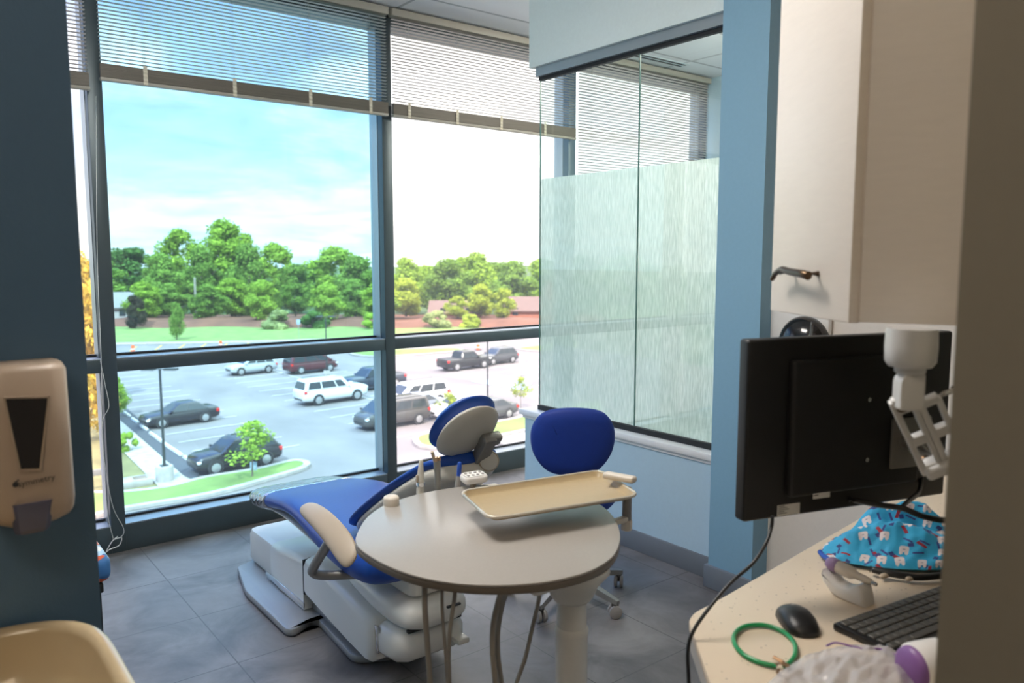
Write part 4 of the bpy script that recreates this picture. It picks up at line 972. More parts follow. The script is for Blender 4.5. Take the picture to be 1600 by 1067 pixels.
# clear bag and the purple-ended tub at the front
def bag_mat():
    m = bpy.data.materials.new('cloudy bag'); m.use_nodes = True; k = N(m); k.n.remove(k.n['Principled BSDF'])
    t = k.new('ShaderNodeBsdfTransparent'); t.inputs[0].default_value = (.93, .93, .95, 1); g = k.new('ShaderNodeBsdfGlossy'); g.inputs['Roughness'].default_value = .12; d = k.new('ShaderNodeBsdfDiffuse'); d.inputs[0].default_value = (.72, .70, .72, 1)
    tc = k.new('ShaderNodeTexCoord'); nz = k.new('ShaderNodeTexNoise'); nz.inputs['Scale'].default_value = 38; nz.inputs['Detail'].default_value = 3; nz.inputs['Distortion'].default_value = 1.2; k.link(tc.outputs['Object'], nz.inputs['Vector'])
    bp = k.new('ShaderNodeBump'); bp.inputs['Strength'].default_value = .6; bp.inputs['Distance'].default_value = .01; k.link(nz.outputs['Fac'], bp.inputs['Height']); k.link(bp.outputs[0], g.inputs['Normal']); k.link(bp.outputs[0], d.inputs['Normal'])
    a = k.new('ShaderNodeMixShader'); a.inputs[0].default_value = .50; k.link(t.outputs[0], a.inputs[1]); k.link(d.outputs[0], a.inputs[2])
    b = k.new('ShaderNodeMixShader'); b.inputs[0].default_value = .14; k.link(a.outputs[0], b.inputs[1]); k.link(g.outputs[0], b.inputs[2]); k.link(b.outputs[0], k.n['Material Output'].inputs[0]); MATS['cloudy bag'] = m
bag_mat()
def hbag(s, t):
    e = max(0, 1 - (abs(2 * s - 1)) ** 4) * max(0, 1 - (abs(2 * t - 1)) ** 4)
    return .004 + e ** .5 * (.030 * math.exp(-((s - .6) / .4) ** 2) + .014 * abs(_nz.noise(Vector((s * 6, t * 5, 8)))) + .008 * _nz.noise(Vector((s * 15, t * 13, 3))))
bgt = thing('plastic_bag', 'cloudy clear plastic bag crumpled on the counter beside the keyboard', 'plastic bag', tuple(onz(1330, 1060, CT)))
heap('film', M['cloudy bag'], [(1120, 1150), (1420, 1260), (1470, 1040), (1268, 1003)], CT + .002, hbag, parent=bgt)
bm = nb(); tube(bm, [onz(1291, 1009, CT + .02), onz(1305, 1004, CT + .03), onz(1325, 1008, CT + .03), onz(1350, 1014, CT + .03), onz(1375, 1014, CT + .03), onz(1400, 1024, CT + .03), onz(1425, 1042, CT + .03)], .0016, 6); obj('seal_edge', bm, M['purple'], bgt, smooth=180)
wc = onz(1420, 1045, CT + .035); wd = (ku * .94 + kv * .25).normalized()
wt = thing('wipes_tub', 'white rounded tub with a purple end lying beside the keyboard', 'tub', (wc.x, wc.y, CT))
ws = Vector((-wd.y, wd.x, 0)); WM = Matrix((ws, ZU, wd)).transposed().to_4x4(); WM.translation = wc
bm = nb(); lathe(bm, [(.030, .004), (.036, .012), (.037, .03), (.037, .15), (.034, .16)], WM, 36); obj('body', bm, M['white plastic'], wt, smooth=50)
bm = nb(); lathe(bm, [(.010, -.005), (.024, -.003), (.031, .002), (.033, .009), (.030, .014)], WM, 36); obj('end_cap', bm, M['purple'], wt, smooth=50, label='purple end cap')
bm = nb(); 
for i in range(2): box(bm, (-.003, .0368, .055 + i * .012), (.014, .0376, .062 + i * .012), M=WM)
obj('printed_mark', bm, M['label ink'], wt)

# ------------------------------------------------------------------ dark wall on the left: soap dispenser, basin
YF = 1.43
def yp(u, v, y=YF): p = ony(u, v, y); return p
cxm = yp(42, 625).x
sdp = thing('soap_dispenser', 'tan wall soap dispenser with black window and grey-violet nozzle on the dark blue wall', 'soap dispenser', (cxm, 1.52, 1.2))
zt = yp(60, 570).z; zb = yp(116, 792).z; hwt = yp(108, 570).x - cxm; hwb = yp(119, 760).x - cxm
bm = nb(); secs = []
for f, hw, dp_ in [(0, hwt - .012, .055), (.01, hwt - .004, .072), (.05, hwt, .082), (.5, (hwt + hwb) / 2, .092), (.93, hwb, .10), (1.0, hwb - .002, .098), (1.04, hwb * .93, .09), (1.08, hwb * .62, .085)]:
    z = zt + (zb - zt) * f; r = .014
    secs.append([(cxm - hw, 1.519, z), (cxm - hw, 1.519 - dp_ + r * 1.8, z), (cxm - hw + r * .5, 1.519 - dp_ + r * .5, z), (cxm - hw + r * 1.8, 1.519 - dp_, z), (cxm + hw - r * 1.8, 1.519 - dp_, z), (cxm + hw - r * .5, 1.519 - dp_ + r * .5, z), (cxm + hw, 1.519 - dp_ + r * 1.8, z), (cxm + hw, 1.519, z)])
loft(bm, secs); cv_ = obj('cover', bm, M['soap cover'], sdp, smooth=50)
def face_y(z): f = (z - zt) / (zb - zt); return 1.519 - ((.082 + (f - .05) / .45 * .010) if f < .5 else (.092 + (f - .5) / .43 * .008))
def fpt(u, v, o=0):
    p = yp(u, v); y = face_y(p.z) - o; p = ony(u, v, y); return p
bm = nb(); quad(bm, fpt(9, 624, .002), fpt(74, 622, .002), fpt(61, 731, .002), fpt(33, 732, .002)); obj('window', bm, M['soap lens'], cv_, label='glossy black sight window')
bm = nb(); loop = [fpt(u, v, .003) for u, v in ((6, 621), (77, 619), (63, 734), (31, 735), (6, 621))]; tube(bm, loop, .0016, 6, smooth=False); obj('window_rim', bm, M['tan plastic'], cv_)
bm = nb(); secs = []
for v, u0, u1, dp_ in [(782, 14, 84, .106), (800, 17, 82, .104), (825, 21, 80, .098), (833, 25, 77, .09)]:
    z = yp(50, v).z; x0 = yp(u0, v).x; x1 = yp(u1, v).x
    secs.append([(x0, 1.519, z), (x0, 1.519 - dp_ + .01, z), (x0 + .008, 1.519 - dp_, z), (x1 - .008, 1.519 - dp_, z), (x1, 1.519 - dp_ + .01, z), (x1, 1.519, z)])
loft(bm, secs); obj('nozzle', bm, M['soap lower'], sdp, smooth=30, label='translucent grey-violet push nozzle')
tpz = fpt(57, 751, .0035)
TM = Matrix.Translation(tpz) @ Matrix.Rotation(pi / 2, 4, 'X') @ Matrix.Rotation(.07, 4, 'Z') @ Matrix.Rotation(-.08, 4, 'X')
obj('lettering', text_bm('symmetry', .0128, TM, .0003), M['soap ink'], cv_, smooth=0)
bm = nb(); lp_ = fpt(24, 757, .002); cone(bm, lp_, lp_ + Vector((0, -.001, 0)), .0042, n=18); tube(bm, [fpt(23, 753, .003), fpt(26, 752, .003), fpt(29, 749, .003)], .0012, 6); obj('emblem', bm, M['soap ink'], cv_)

bn = thing('wash_basin', 'ivory oval wash basin on the dark blue wall below the soap dispenser', 'basin', (-.03, 1.27, .6))
bxc, byc, BZ = -.022, 1.266, .889
bm = nb(); secs = []
for r_, z_ in [(.05, BZ - .24), (.13, BZ - .21), (.20, BZ - .14), (.236, BZ - .05), (.2425, BZ - .012), (.241, BZ - .003), (.236, BZ), (.224, BZ - .002), (.219, BZ - .012), (.205, BZ - .06), (.16, BZ - .12), (.08, BZ - .145), (.02, BZ - .150)]:
    ex = 2 / (2 + 1.9 * min(1, r_ / .2)); f_ = r_ / .2425
    secs.append([(bxc + .262 * f_ * abs(cos(2 * pi * i / 64)) ** ex * (1 if cos(2 * pi * i / 64) >= 0 else -1), byc + .250 * f_ * abs(sin(2 * pi * i / 64)) ** ex * (1 if sin(2 * pi * i / 64) >= 0 else -1), z_) for i in range(64)])
loft(bm, secs); obj('bowl', bm, M['basin ivory'], bn, smooth=60)
bm = nb(); lathe(bm, [(.02, BZ - .1505), (.02, BZ - .146), (.012, BZ - .145)], Matrix.Translation((bxc, byc, 0)), 20); obj('drain', bm, M['chrome'], bn)
bm = nb(); lathe(bm, [(.10, 0), (.09, .02), (.065, .10), (.06, BZ - .30), (.09, BZ - .22)], Matrix.Translation((bxc, byc + .06, 0)), 28); obj('pedestal', bm, M['basin ivory'], bn)

# chair with a colourful printed seat, mostly hidden behind the dark wall
def print_mat():
    m = bpy.data.materials.new('flower print'); m.use_nodes = True; k = N(m); b = k.n['Principled BSDF']
    tc = k.new('ShaderNodeTexCoord'); v = k.new('ShaderNodeTexVoronoi'); v.inputs['Scale'].default_value = 17; k.link(tc.outputs['Object'], v.inputs['Vector'])
    sc = k.new('ShaderNodeSeparateColor'); k.link(v.outputs['Color'], sc.inputs[0]); cr = k.new('ShaderNodeValToRGB'); cr.color_ramp.interpolation = 'CONSTANT'; e = cr.color_ramp.elements
    e[0].color = (.40, .58, .72, 1); e[1].position = .15; e[1].color = (.75, .75, .72, 1)
    for ps, c in ((.55, (.65, .10, .03, 1)), (.72, (.70, .40, .05, 1)), (.84, (.04, .16, .40, 1))): x = e.new(ps); x.color = c
    k.link(sc.outputs[0], cr.inputs[0]); k.link(cr.outputs[0], b.inputs['Base Color']); b.inputs['Roughness'].default_value = .6; MATS['flower print'] = m
print_mat()
gc = thing('guest_chair', 'black framed chair with a colourful printed seat half hidden behind the dark blue wall', 'chair', (.32, 2.9, 0))
bm = nb(); box(bm, (.05, 2.68, .472), (.487, 3.10, .562), .03, 4); obj('seat', bm, M['flower print'], gc, smooth=50)
bm = nb(); box(bm, (.06, 2.69, .44), (.462, 3.09, .473), .006); obj('seat_frame', bm, M['black plastic'], gc)
for x in (.08, .443):
    for y in (2.71, 3.07):
        bm = nb(); box(bm, (x - .012, y - .012, 0), (x + .012, y + .012, .45), .003); obj('leg', bm, M['black plastic'], gc)
bm = nb(); box(bm, (.01, 2.68, .56), (.06, 3.10, .95), .02, 3); obj('backrest', bm, M['flower print'], gc, smooth=50)
# ------------------------------------------------------------------ outside, three storeys down: lot, lawn, cars, trees
mat('asphalt', (.185, .162, .158, 1), .9, noise=(.22, .24, (1, .6, 1)))
mat('asphalt dark', (.06, .06, .07, 1), .9)
mat('grass far', (.06, .10, .03, 1), .95, noise=(.2, .12, (1, 1, 1)))
mat('grass', (.15, .22, .05, 1), .95, noise=(.6, .25, (1, 1, 1)))
mat('grass dry', (.18, .155, .06, 1), .95, noise=(.7, .30, (1, 1, 1)))
mat('mulch', (.15, .062, .035, 1), .95, noise=(.4, .25, (1, 1, 1)))
mat('concrete', (.36, .325, .30, 1), .9, noise=(2.2, .22, (1, 1, 1)))
mat('paint white', (.62, .60, .58, 1), .8)
mat('paint yellow', (.55, .36, .06, 1), .8)
mat('paint blue', (.28, .36, .46, 1), .8)
mat('pole dark', (.025, .03, .03, 1), .5)
mat('pole wood', (.30, .27, .23, 1), .9)
mat('orange', (.75, .12, .02, 1), .6)
mat('bark', (.14, .11, .085, 1), .95)
mat('tyre', (.015, .015, .016, 1), .85)
mat('hub', (.42, .42, .43, 1), .35, metal=.6)
mat('car glass', (.02, .028, .035, 1), .08, spec=.7)
mat('lamp red', (.55, .02, .015, 1), .3)
mat('lamp clear', (.75, .75, .75, 1), .15)
mat('trim dark', (.03, .03, .032, 1), .6)
mat('brick', (.34, .13, .08, 1), .9, noise=(2, .15, (1, 1, 1)))
mat('roof', (.15, .095, .08, 1), .9, noise=(1.5, .1, (1, 1, 1)))
mat('roof grey', (.20, .19, .185, 1), .9, noise=(1.5, .1, (1, 1, 1)))
mat('siding', (.40, .38, .36, 1), .8)
for nme, c in dict(black=(.012, .012, .015), white=(.66, .66, .66), silver=(.40, .42, .44), maroon=(.075, .014, .018), navy=(.018, .026, .045), taupe=(.065, .06, .058), bluegrey=(.20, .23, .27), charcoal=(.06, .063, .07)).items():
    mat('paint ' + nme if nme != 'white' else 'car white', (*c, 1), .25, coat=.25)
CP = lambda n: M['car white'] if n == 'white' else M['paint ' + n]

def poly(name, px, z, m, ww=None, h=0, smooth=0):
    pts = [gp(u, v) for u, v in px] if ww is None else ww
    bm = nb()
    if h: prism(bm, pts, GZ + z, GZ + z + h)
    else: bm.faces.new([bm.verts.new((x, y, GZ + z)) for x, y in pts])
    if not h:
        bmesh.ops.recalc_face_normals(bm, faces=bm.faces)
        for f in bm.faces:
            if f.normal.z < 0: f.normal_flip()
        return _st(name, bm, m)
    return struct(name, bm, m, smooth=smooth)
def _st(name, bm, m):
    o = obj(name, bm, m, None, 0, recalc=False); o['kind'] = 'structure'; return o
poly('ground', None, -.06, M['grass far'], [(-500, 12), (900, 12), (900, 900), (-500, 900)])
poly('parking_lot_ground', None, -.02, M['asphalt'], [(-60, 14), (160, 14), (160, 70), gp(1050, 505), gp(830, 518), gp(583, 529), gp(430, 534), gp(300, 536.5), gp(60, 540), (-60, 110)])
poly('curb_far', [(60, 541), (300, 537.5), (430, 535), (583, 530), (830, 518), (1050, 505), (1050, 504), (830, 516.4), (583, 528.2), (430, 533.2), (300, 535.6), (60, 539)], 0, M['concrete'], h=.15)
poly('lawn', [(60, 539.4), (300, 536), (430, 533.6), (583, 528.6), (830, 516.6), (1050, 504.6), (1050, 492), (830, 500), (583, 503), (300, 503), (60, 503)], .02, M['grass'])
# mulched bank: a low mound along the trees
bm = nb(); ring = []
for i in range(61):
    u = 40 + i * 15.5; vv = 511.5 + 1.2 * sin(i * .55) + (0 if u < 560 else .5); d = Vector((*gp(u, vv), GZ)); n_ = Vector((_F.x, _F.y, 0))
    ht = 1.0 + .25 * sin(i * .8)
    ring.append([d, d + n_ * 2.5 + Vector((0, 0, ht * .8)), d + n_ * 6 + Vector((0, 0, ht)), d + n_ * 14 + Vector((0, 0, ht * .6)), d + n_ * 30])
for a, b in zip(ring, ring[1:]):
    for p_, q_, r_, s_ in zip(a, b, b[1:], a[1:]): quad(bm, p_, q_, r_, s_)
bmesh.ops.remove_doubles(bm, verts=bm.verts, dist=.001); struct('terrain_mulch_bank', bm, M['mulch'], smooth=180)

# left verge
poly('verge_ground', [(100, 640), (186, 640), (205, 655), (305, 750), (250, 790), (100, 800)], .02, M['grass dry'])
poly('gutter_ground', [(183, 632), (192, 633), (312, 741), (305, 752), (287, 744), (186, 655)], .05, M['asphalt dark'])
poly('apron_ground', [(186, 656), (287, 745), (303, 753), (250, 764), (186, 700)], .06, M['concrete'])
def island(n, px, m, inset=.35):
    w_ = smooth_poly([gp(u, v) for u, v in px], 4)
    poly('curb_island_%d' % n, None, 0, M['concrete'], w_, h=.16)
    poly('lawn_island_%d' % n, None, .165, m, _inset(w_, inset))
island(1, [(100, 775), (190, 771), (260, 763), (320, 748), (400, 735), (455, 722), (482, 724), (478, 734), (420, 752), (330, 776), (190, 800), (100, 818)], M['grass'])
island(2, [(645, 688), (662, 680), (720, 671), (830, 650), (930, 628), (940, 650), (830, 674), (740, 692), (690, 702), (655, 700)], M['grass'])
poly('sidewalk_slab', [(770, 690), (830, 676), (870, 672), (830, 690), (790, 698)], .03, M['concrete'], h=.10)
island(3, [(545, 553), (575, 549), (700, 545), (720, 549), (640, 556), (575, 558)], M['grass'])
island(4, [(805, 546), (850, 540), (900, 536), (900, 546), (850, 550)], M['grass'])

# stall lines: thin painted strips, rows of bays running away from the building
bm = nb(); bl = nb()
def strip(b, x0, y0, x1, y1, w_=.10):
    d = Vector((x1 - x0, y1 - y0, 0)).normalized(); n_ = Vector((-d.y, d.x, 0)) * w_ / 2; z = GZ + .01
    quad(b, (x0 + n_.x, y0 + n_.y, z), (x0 - n_.x, y0 - n_.y, z), (x1 - n_.x, y1 - n_.y, z), (x1 + n_.x, y1 + n_.y, z))
sl = math.tan(rad(4))
for i in range(22):
    y = 43.6 + i * 2.75
    strip(bm, 12.9, y, 18.4, y + 5.5 * sl)
for i in range(14):
    y = 42.5 + i * 2.75
    strip(bm, 23.4, y - .4, 34.6, y - .4 + 11.2 * sl)
for i in range(12):
    y = 46.5 + i * 2.75
    strip(bm, 41.5, y, 52.5, y + 11 * sl)
strip(bm, 29.0, 42.2, 29.0, 79)
o = struct('parking_line_white', bm, M['paint white'])
for i, u in enumerate((206, 245, 281, 315, 350, 385, 420)):
    a = gp(u - 3, 549 - i * 1.6); b = gp(u + 8, 541 - i * 1.6); strip(bl, *a, *b, .22)
struct('parking_line_yellow', bl, M['paint yellow'])
poly('road_marking_blue', [(735, 596), (800, 590), (830, 596), (830, 612), (790, 606)], .015, M['paint blue'])

# wheel stops in front of the left bays
for i, (u, v) in enumerate(((188, 640), (199, 649.5), (211, 659), (225, 670), (240, 682), (250.5, 690), (263.4, 700), (277, 709), (295, 721))):
    x, y = gp(u, v); bm = nb(); prism(bm, [(-.09, 0), (.09, 0), (.06, .13), (-.06, .13)], -.85, .85, .01, M=Matrix.Rotation(pi / 2, 4, 'X'))
    bmesh.ops.translate(bm, verts=bm.verts, vec=(0, 0, 0)); o = obj('wheel_stop', bm, M['paint white']); o.location = (x, y, GZ + .052)
    tag(o, 'white concrete wheel stop in the line at the edge of the dark gutter', 'wheel stop', 'wheel stops along the gutter')

# ------------------------------------------------------------------ cars
KINDS = dict(
    suv=dict(L=4.65, W=1.86, r=.36, ax=(1.40, -1.32), low=[(2.32, .42, .74, .66), (2.25, .32, .86, .78), (1.95, .27, .98, .88), (1.15, .26, 1.06, .925), (0, .26, 1.06, .93), (-1.5, .26, 1.10, .925), (-2.1, .30, 1.08, .88), (-2.28, .38, 1.0, .80), (-2.32, .45, .85, .74)], cab=(1.15, .30, -1.65, -2.15, 1.02, 1.68, .90, .70), pil=(.36, .68)),
    sedan=dict(L=4.9, W=1.84, r=.335, ax=(1.45, -1.38), low=[(2.45, .38, .62, .66), (2.36, .27, .72, .79), (2.0, .22, .82, .88), (1.1, .21, .92, .915), (0, .21, .93, .92), (-1.4, .21, .98, .915), (-2.1, .25, .99, .87), (-2.38, .32, .92, .80), (-2.45, .40, .75, .72)], cab=(1.05, .20, -.95, -1.85, .90, 1.45, .88, .64), pil=(.46, .0)),
    van=dict(L=5.1, W=1.95, r=.36, ax=(1.60, -1.50), low=[(2.55, .42, .76, .70), (2.48, .32, .92, .82), (2.1, .27, 1.05, .92), (1.4, .26, 1.12, .97), (0, .26, 1.12, .975), (-2.2, .26, 1.14, .97), (-2.5, .30, 1.12, .92), (-2.55, .4, 1.0, .86)], cab=(1.95, .95, -2.30, -2.50, 1.08, 1.82, .95, .80), pil=(.33, .64)),
    bigsuv=dict(L=5.6, W=2.02, r=.40, ax=(1.72, -1.60), low=[(2.80, .45, .98, .78), (2.72, .36, 1.10, .90), (2.3, .32, 1.18, .98), (1.3, .30, 1.22, 1.0), (0, .30, 1.22, 1.01), (-2.2, .30, 1.24, 1.0), (-2.72, .36, 1.22, .95), (-2.80, .46, 1.05, .88)], cab=(1.25, .65, -2.45, -2.70, 1.18, 1.93, .97, .80), pil=(.30, .64)),
    pickup=dict(L=5.7, W=1.98, r=.40, ax=(1.75, -1.70), low=[(2.85, .45, .98, .78), (2.77, .36, 1.08, .90), (2.3, .34, 1.15, .97), (1.3, .32, 1.18, .99), (0, .32, 1.18, 1.0), (-1.1, .32, 1.18, 1.0), (-2.7, .34, 1.18, .99), (-2.82, .38, 1.16, .96), (-2.85, .5, 1.05, .92)], cab=(1.30, .62, -.85, -1.05, 1.14, 1.86, .95, .78), pil=(.48, .0)))
def car(kind, paint, name, label, cat, px, heading, rot=4, yo=None):
    K = KINDS[kind]; t = thing(name, label, cat)
    body = CP(paint); bm = nb(); secs = []
    for x, z0, z1, hw in K['low']:
        h = z1 - z0
        half = [(hw * .86, z0), (hw * .97, z0 + h * .12), (hw, z0 + h * .38), (hw * .985, z0 + h * .66), (hw * .94, z0 + h * .88), (hw * .84, z1)]
        secs.append([(x, -y, z) for y, z in half] + [(x, y, z) for y, z in half[::-1]])
    loft(bm, secs); obj('body', bm, body, t, smooth=50)
    xbf, xrf, xrr, xbr, zb, zr, hb, ht = K['cab']
    bm = nb(); rs = []
    zz = [(0, 0), (.82, .0), (.95, .07), (1.0, .20)]
    for f, ins in zz:
        a = xbf + (xrf - xbf) * f - ins * .5; b = xbr + (xrr - xbr) * f + ins * .5; hw = hb + (ht - hb) * f - ins * .6; z = zb + (zr - zb) * f
        c_ = .10; rs.append([(a, -hw + c_, z), (a, hw - c_, z), (a - c_, hw, z), (b + c_, hw, z), (b, hw - c_, z), (b, -hw + c_, z), (b + c_, -hw, z), (a - c_, -hw, z)])
    loft(bm, rs); cabn = obj('cabin', bm, body, t, smooth=35)
    def S(x01, f, side, off=.008):
        a = xbf + (xrf - xbf) * f; b = xbr + (xrr - xbr) * f; hw = hb + (ht - hb) * f + off
        return Vector((a + (b - a) * x01, side * hw, zb + (zr - zb) * f))
    cuts = [.06] + [p for p in K['pil'] if p] + [.95]
    for side in (-1, 1):
        for a, b in zip(cuts, cuts[1:]):
            f0, f1 = .10, .80; g0 = .045
            pts = [S(a + (.012 if a > .1 else .03), f0, side), S(b - .012, f0, side), S(b - (.012 if b < .9 else .03), f1, side), S(a + (.012 if a > .1 else .05), f1, side)]
            bm = nb(); quad(bm, *pts); obj('side_window', bm, M['car glass'], cabn)
    def Fq(f, y, front):
        x = (xbf + (xrf - xbf) * f + .010) if front else (xbr + (xrr - xbr) * f - .010); hw = (hb + (ht - hb) * f - .13) * y
        return Vector((x, hw, zb + (zr - zb) * f))
    for front, nm in ((True, 'windshield'), (False, 'rear_window')):
        bm = nb(); quad(bm, Fq(.08, -1, front), Fq(.08, 1, front), Fq(.80, .97, front), Fq(.80, -.97, front)); obj(nm, bm, M['car glass'], cabn)
    Wd = K['W'] / 2; r = K['r']
    for x in K['ax']:
        for side in (-1, 1):
            bm = nb(); cone(bm, (x, side * (Wd - .19), r + .02), (x, side * (Wd + .004), r + .02), r + .05, n=28); obj('wheel_arch', bm, M['trim dark'], t)
            bm = nb(); cone(bm, (x, side * (Wd - .21), r), (x, side * (Wd + .02), r), r, n=28, bev=.03); w_ = obj('wheel', bm, M['tyre'], t)
            bm = nb(); cone(bm, (x, side * (Wd + .0), r), (x, side * (Wd + .028), r), r * .68, n=24, bev=.012); obj('hub', bm, M['hub'], w_)
    f0 = K['low'][0]; fr = K['low'][-1]
    for side in (-1, 1):
        x1, _, z1, w1 = K['low'][1]
        bm = nb(); box(bm, (x1 - .28, side * w1 * .80 - .20, z1 - .22), (x1 + .035, side * w1 * .80 + .19 * 1, z1 - .08), .03); obj('headlight', bm, M['lamp clear'], t)
        x2, _, z2, w2 = K['low'][-2]
        bm = nb(); box(bm, (x2 - .02, side * w2 * .92 - .10, z2 - .30), (x2 + .22, side * w2 * .92 + .12, z2 - .08), .03); obj('tail_light', bm, M['lamp red'], t)
        bm = nb(); box(bm, (xbf - .30, side * (hb + .10) - .10, zb + .02), (xbf - .16, side * (hb + .10) + .08, zb + .17), .04); obj('mirror', bm, body, t)
    bm = nb(); box(bm, (f0[0] - .12, -.55, f0[1] + .02), (f0[0] + .012, .55, f0[1] + .20), .02); obj('grille', bm, M['trim dark'], t)
    bm = nb(); box(bm, (fr[0] - .012, -.65, fr[1] - .02), (fr[0] + .14, .65, fr[1] + .10), .02); obj('rear_bumper', bm, M['trim dark'], t)
    if kind == 'pickup':
        bm = nb(); box(bm, (-2.72, -.80, 1.10), (-1.15, .80, 1.19)); obj('cargo_bed', bm, M['trim dark'], t)
    if kind in ('suv', 'bigsuv', 'van'):
        for side in (-1, 1):
            bm = nb(); tube(bm, [(xrf - .25, side * ht * .78, zr - .01), (xrf - .4, side * ht * .78, zr + .04), (xrr + .4, side * ht * .78, zr + .04), (xrr + .25, side * ht * .78, zr - .01)], .022, 6, smooth=False); obj('roof_rail', bm, M['trim dark'] if kind != 'suv' else M['hub'], cabn)
    (u0, v0), (u1, v1) = px
    a = Vector(gp(u0, v0)); b = Vector(gp(u1, v1)); m_ = (a + b) / 2; axm = (K['ax'][0] + K['ax'][1]) / 2
    t.location = (m_.x - axm * heading, m_.y + Wd * .95, GZ + .012); t.rotation_euler = (0, 0, rad(rot) + (0 if heading > 0 else pi))
    return t
car('suv', 'black', 'suv', 'black SUV parked beside the grass tongue and young tree', 'car', ((338, 741), (413, 729)), -1)
car('sedan', 'black', 'sedan', 'black four-door sedan parked at the white wheel stops', 'car', ((253, 669), (319, 660)), -1)
car('bigsuv', 'white', 'large_suv', 'large white SUV parked with its tail to the driving lane', 'car', ((499, 633), (555, 626)), 1)
car('suv', 'silver', 'suv', 'silver SUV parked in the farther row of the lot', 'car', ((378, 587), (417, 583)), -1)
car('van', 'maroon', 'minivan', 'dark maroon minivan parked near the slim light pole', 'car', ((473, 585), (512, 580)), 1)
car('pickup', 'navy', 'pickup_truck', 'dark navy pickup truck nose to nose with the large white SUV', 'car', ((562, 613), (618, 606)), -1)
car('van', 'taupe', 'minivan', 'dark taupe minivan behind the mullion next to the driving lane', 'car', ((590, 672), (655, 664)), -1)
car('van', 'white', 'van', 'white passenger van parked beyond the dark taupe minivan', 'car', ((628, 640), (690, 633)), -1)
car('sedan', 'bluegrey', 'sedan', 'blue-grey car squeezed between the white van and dark taupe minivan', 'car', ((625, 652.5), (681, 645.5)), -1)
car('sedan', 'white', 'sedan', 'white sedan partly behind the young tree and headrest', 'car', ((696, 655), (755, 648)), -1)
car('sedan', 'charcoal', 'sedan', 'charcoal sedan showing its tail beside the headrest', 'car', ((742, 661), (797, 655)), -1)
car('pickup', 'black', 'pickup_truck', 'black pickup truck in the bay by the blue painted markings', 'car', ((712, 579), (757, 576)), 1)
car('suv', 'charcoal', 'suv', 'charcoal SUV parked nose to nose with the black pickup', 'car', ((768, 570.5), (802, 567)), -1)

# ------------------------------------------------------------------ trees and shrubs
def leaf_mat(name, c, yel=0):
    m = bpy.data.materials.new(name); m.use_nodes = True; k = N(m); k.n.remove(k.n['Principled BSDF'])
    g = k.new('ShaderNodeNewGeometry'); cr = k.new('ShaderNodeValToRGB'); e = cr.color_ramp.elements
    e[0].color = (c[0] * .50, c[1] * .55, c[2] * .5, 1); e[1].color = (c[0] * 1.45, c[1] * 1.35, c[2] * 1.2, 1); k.link(g.outputs['Random Per Island'], cr.inputs[0])
    d = k.new('ShaderNodeBsdfDiffuse'); t = k.new('ShaderNodeBsdfTranslucent'); k.link(cr.outputs[0], d.inputs[0]); k.link(cr.outputs[0], t.inputs[0])
    mx = k.new('ShaderNodeMixShader'); mx.inputs[0].default_value = .35; k.link(d.outputs[0], mx.inputs[1]); k.link(t.outputs[0], mx.inputs[2]); k.link(mx.outputs[0], k.n['Material Output'].inputs[0]); MATS[name] = m
leaf_mat('leaf bright', (.27, .42, .06)); leaf_mat('leaf mid', (.18, .31, .06)); leaf_mat('leaf dark', (.09, .19, .05)); leaf_mat('leaf yellow', (.34, .43, .06)); leaf_mat('leaf orange', (.62, .46, .08)); leaf_mat('leaf pale', (.30, .36, .16)); leaf_mat('leaf purple', (.06, .06, .04))
def crown_bm(seed, n, H, R, z0, leaf, nblob, solid=.62, shape=1.0):
    rnd = random.Random(seed); bm = nb(); blobs = []
    for i in range(nblob):
        f = (i + .5) / nblob; z = z0 + (H - z0) * f
        rr = R * (sin(pi * min(1, f * .92 + .10)) ** .7) * shape
        a = rnd.random() * 6.28; d = rr * (.25 + .55 * rnd.random()) if i < nblob - 1 else 0
        br = R * (.30 + .26 * rnd.random()) * (1 - .35 * f)
        blobs.append((Vector((cos(a) * d, sin(a) * d, min(z, H - br * .8))), br))
    for c, br in blobs:
        if solid:
            r = bmesh.ops.create_icosphere(bm, subdivisions=2, radius=br * solid)
            for v in r['verts']: v.co = v.co * (1 + .25 * _nz.noise(v.co * 2.0 / br + c)) + c
    tot = sum(b for _, b in blobs)
    for c, br in blobs:
        for _ in range(int(n * br / tot)):
            d = Vector((rnd.gauss(0, 1), rnd.gauss(0, 1), rnd.gauss(0, 1))).normalized(); p = c + d * br * (rnd.random() ** .35) * 1.05
            u_ = Vector((rnd.gauss(0, 1), rnd.gauss(0, 1), rnd.gauss(0, .7))).normalized(); w_ = u_.cross(d + Vector((.1, .2, .3))).normalized(); s = leaf * (.6 + .8 * rnd.random())
            bm.faces.new([bm.verts.new(q) for q in (p - u_ * s, p + w_ * s * .6, p + u_ * s, p - w_ * s * .6)])
    return bm
def tree_proto(seed, H, R, z0, m, n=1900, leaf=.33, nblob=13, trunk=.22, solid=.62, shape=1.0):
    t = thing('broadleaf_tree', None, None)
    obj('crown', crown_bm(seed, n, H, R, z0, leaf, nblob, solid, shape), m, t, smooth=0, recalc=False)
    bm = nb(); rnd = random.Random(seed); tube(bm, [(0, 0, -.2), (.1 * rnd.random(), .1, z0 * .6), (0, .05, z0 + (H - z0) * .55)], trunk, 8, radii=(trunk, trunk * .4))
    for i in range(4):
        a = i * 1.6 + rnd.random(); zz = z0 + (H - z0) * (.05 + .12 * i); tube(bm, [(0, .03, zz), (cos(a) * R * .3, sin(a) * R * .3, zz + R * .25), (cos(a) * R * .6, sin(a) * R * .6, zz + R * .6)], trunk * .4, 6, radii=(trunk * .45, trunk * .15))
    obj('trunk', bm, M['bark'], t, smooth=60)
    return t
PROTO = {}
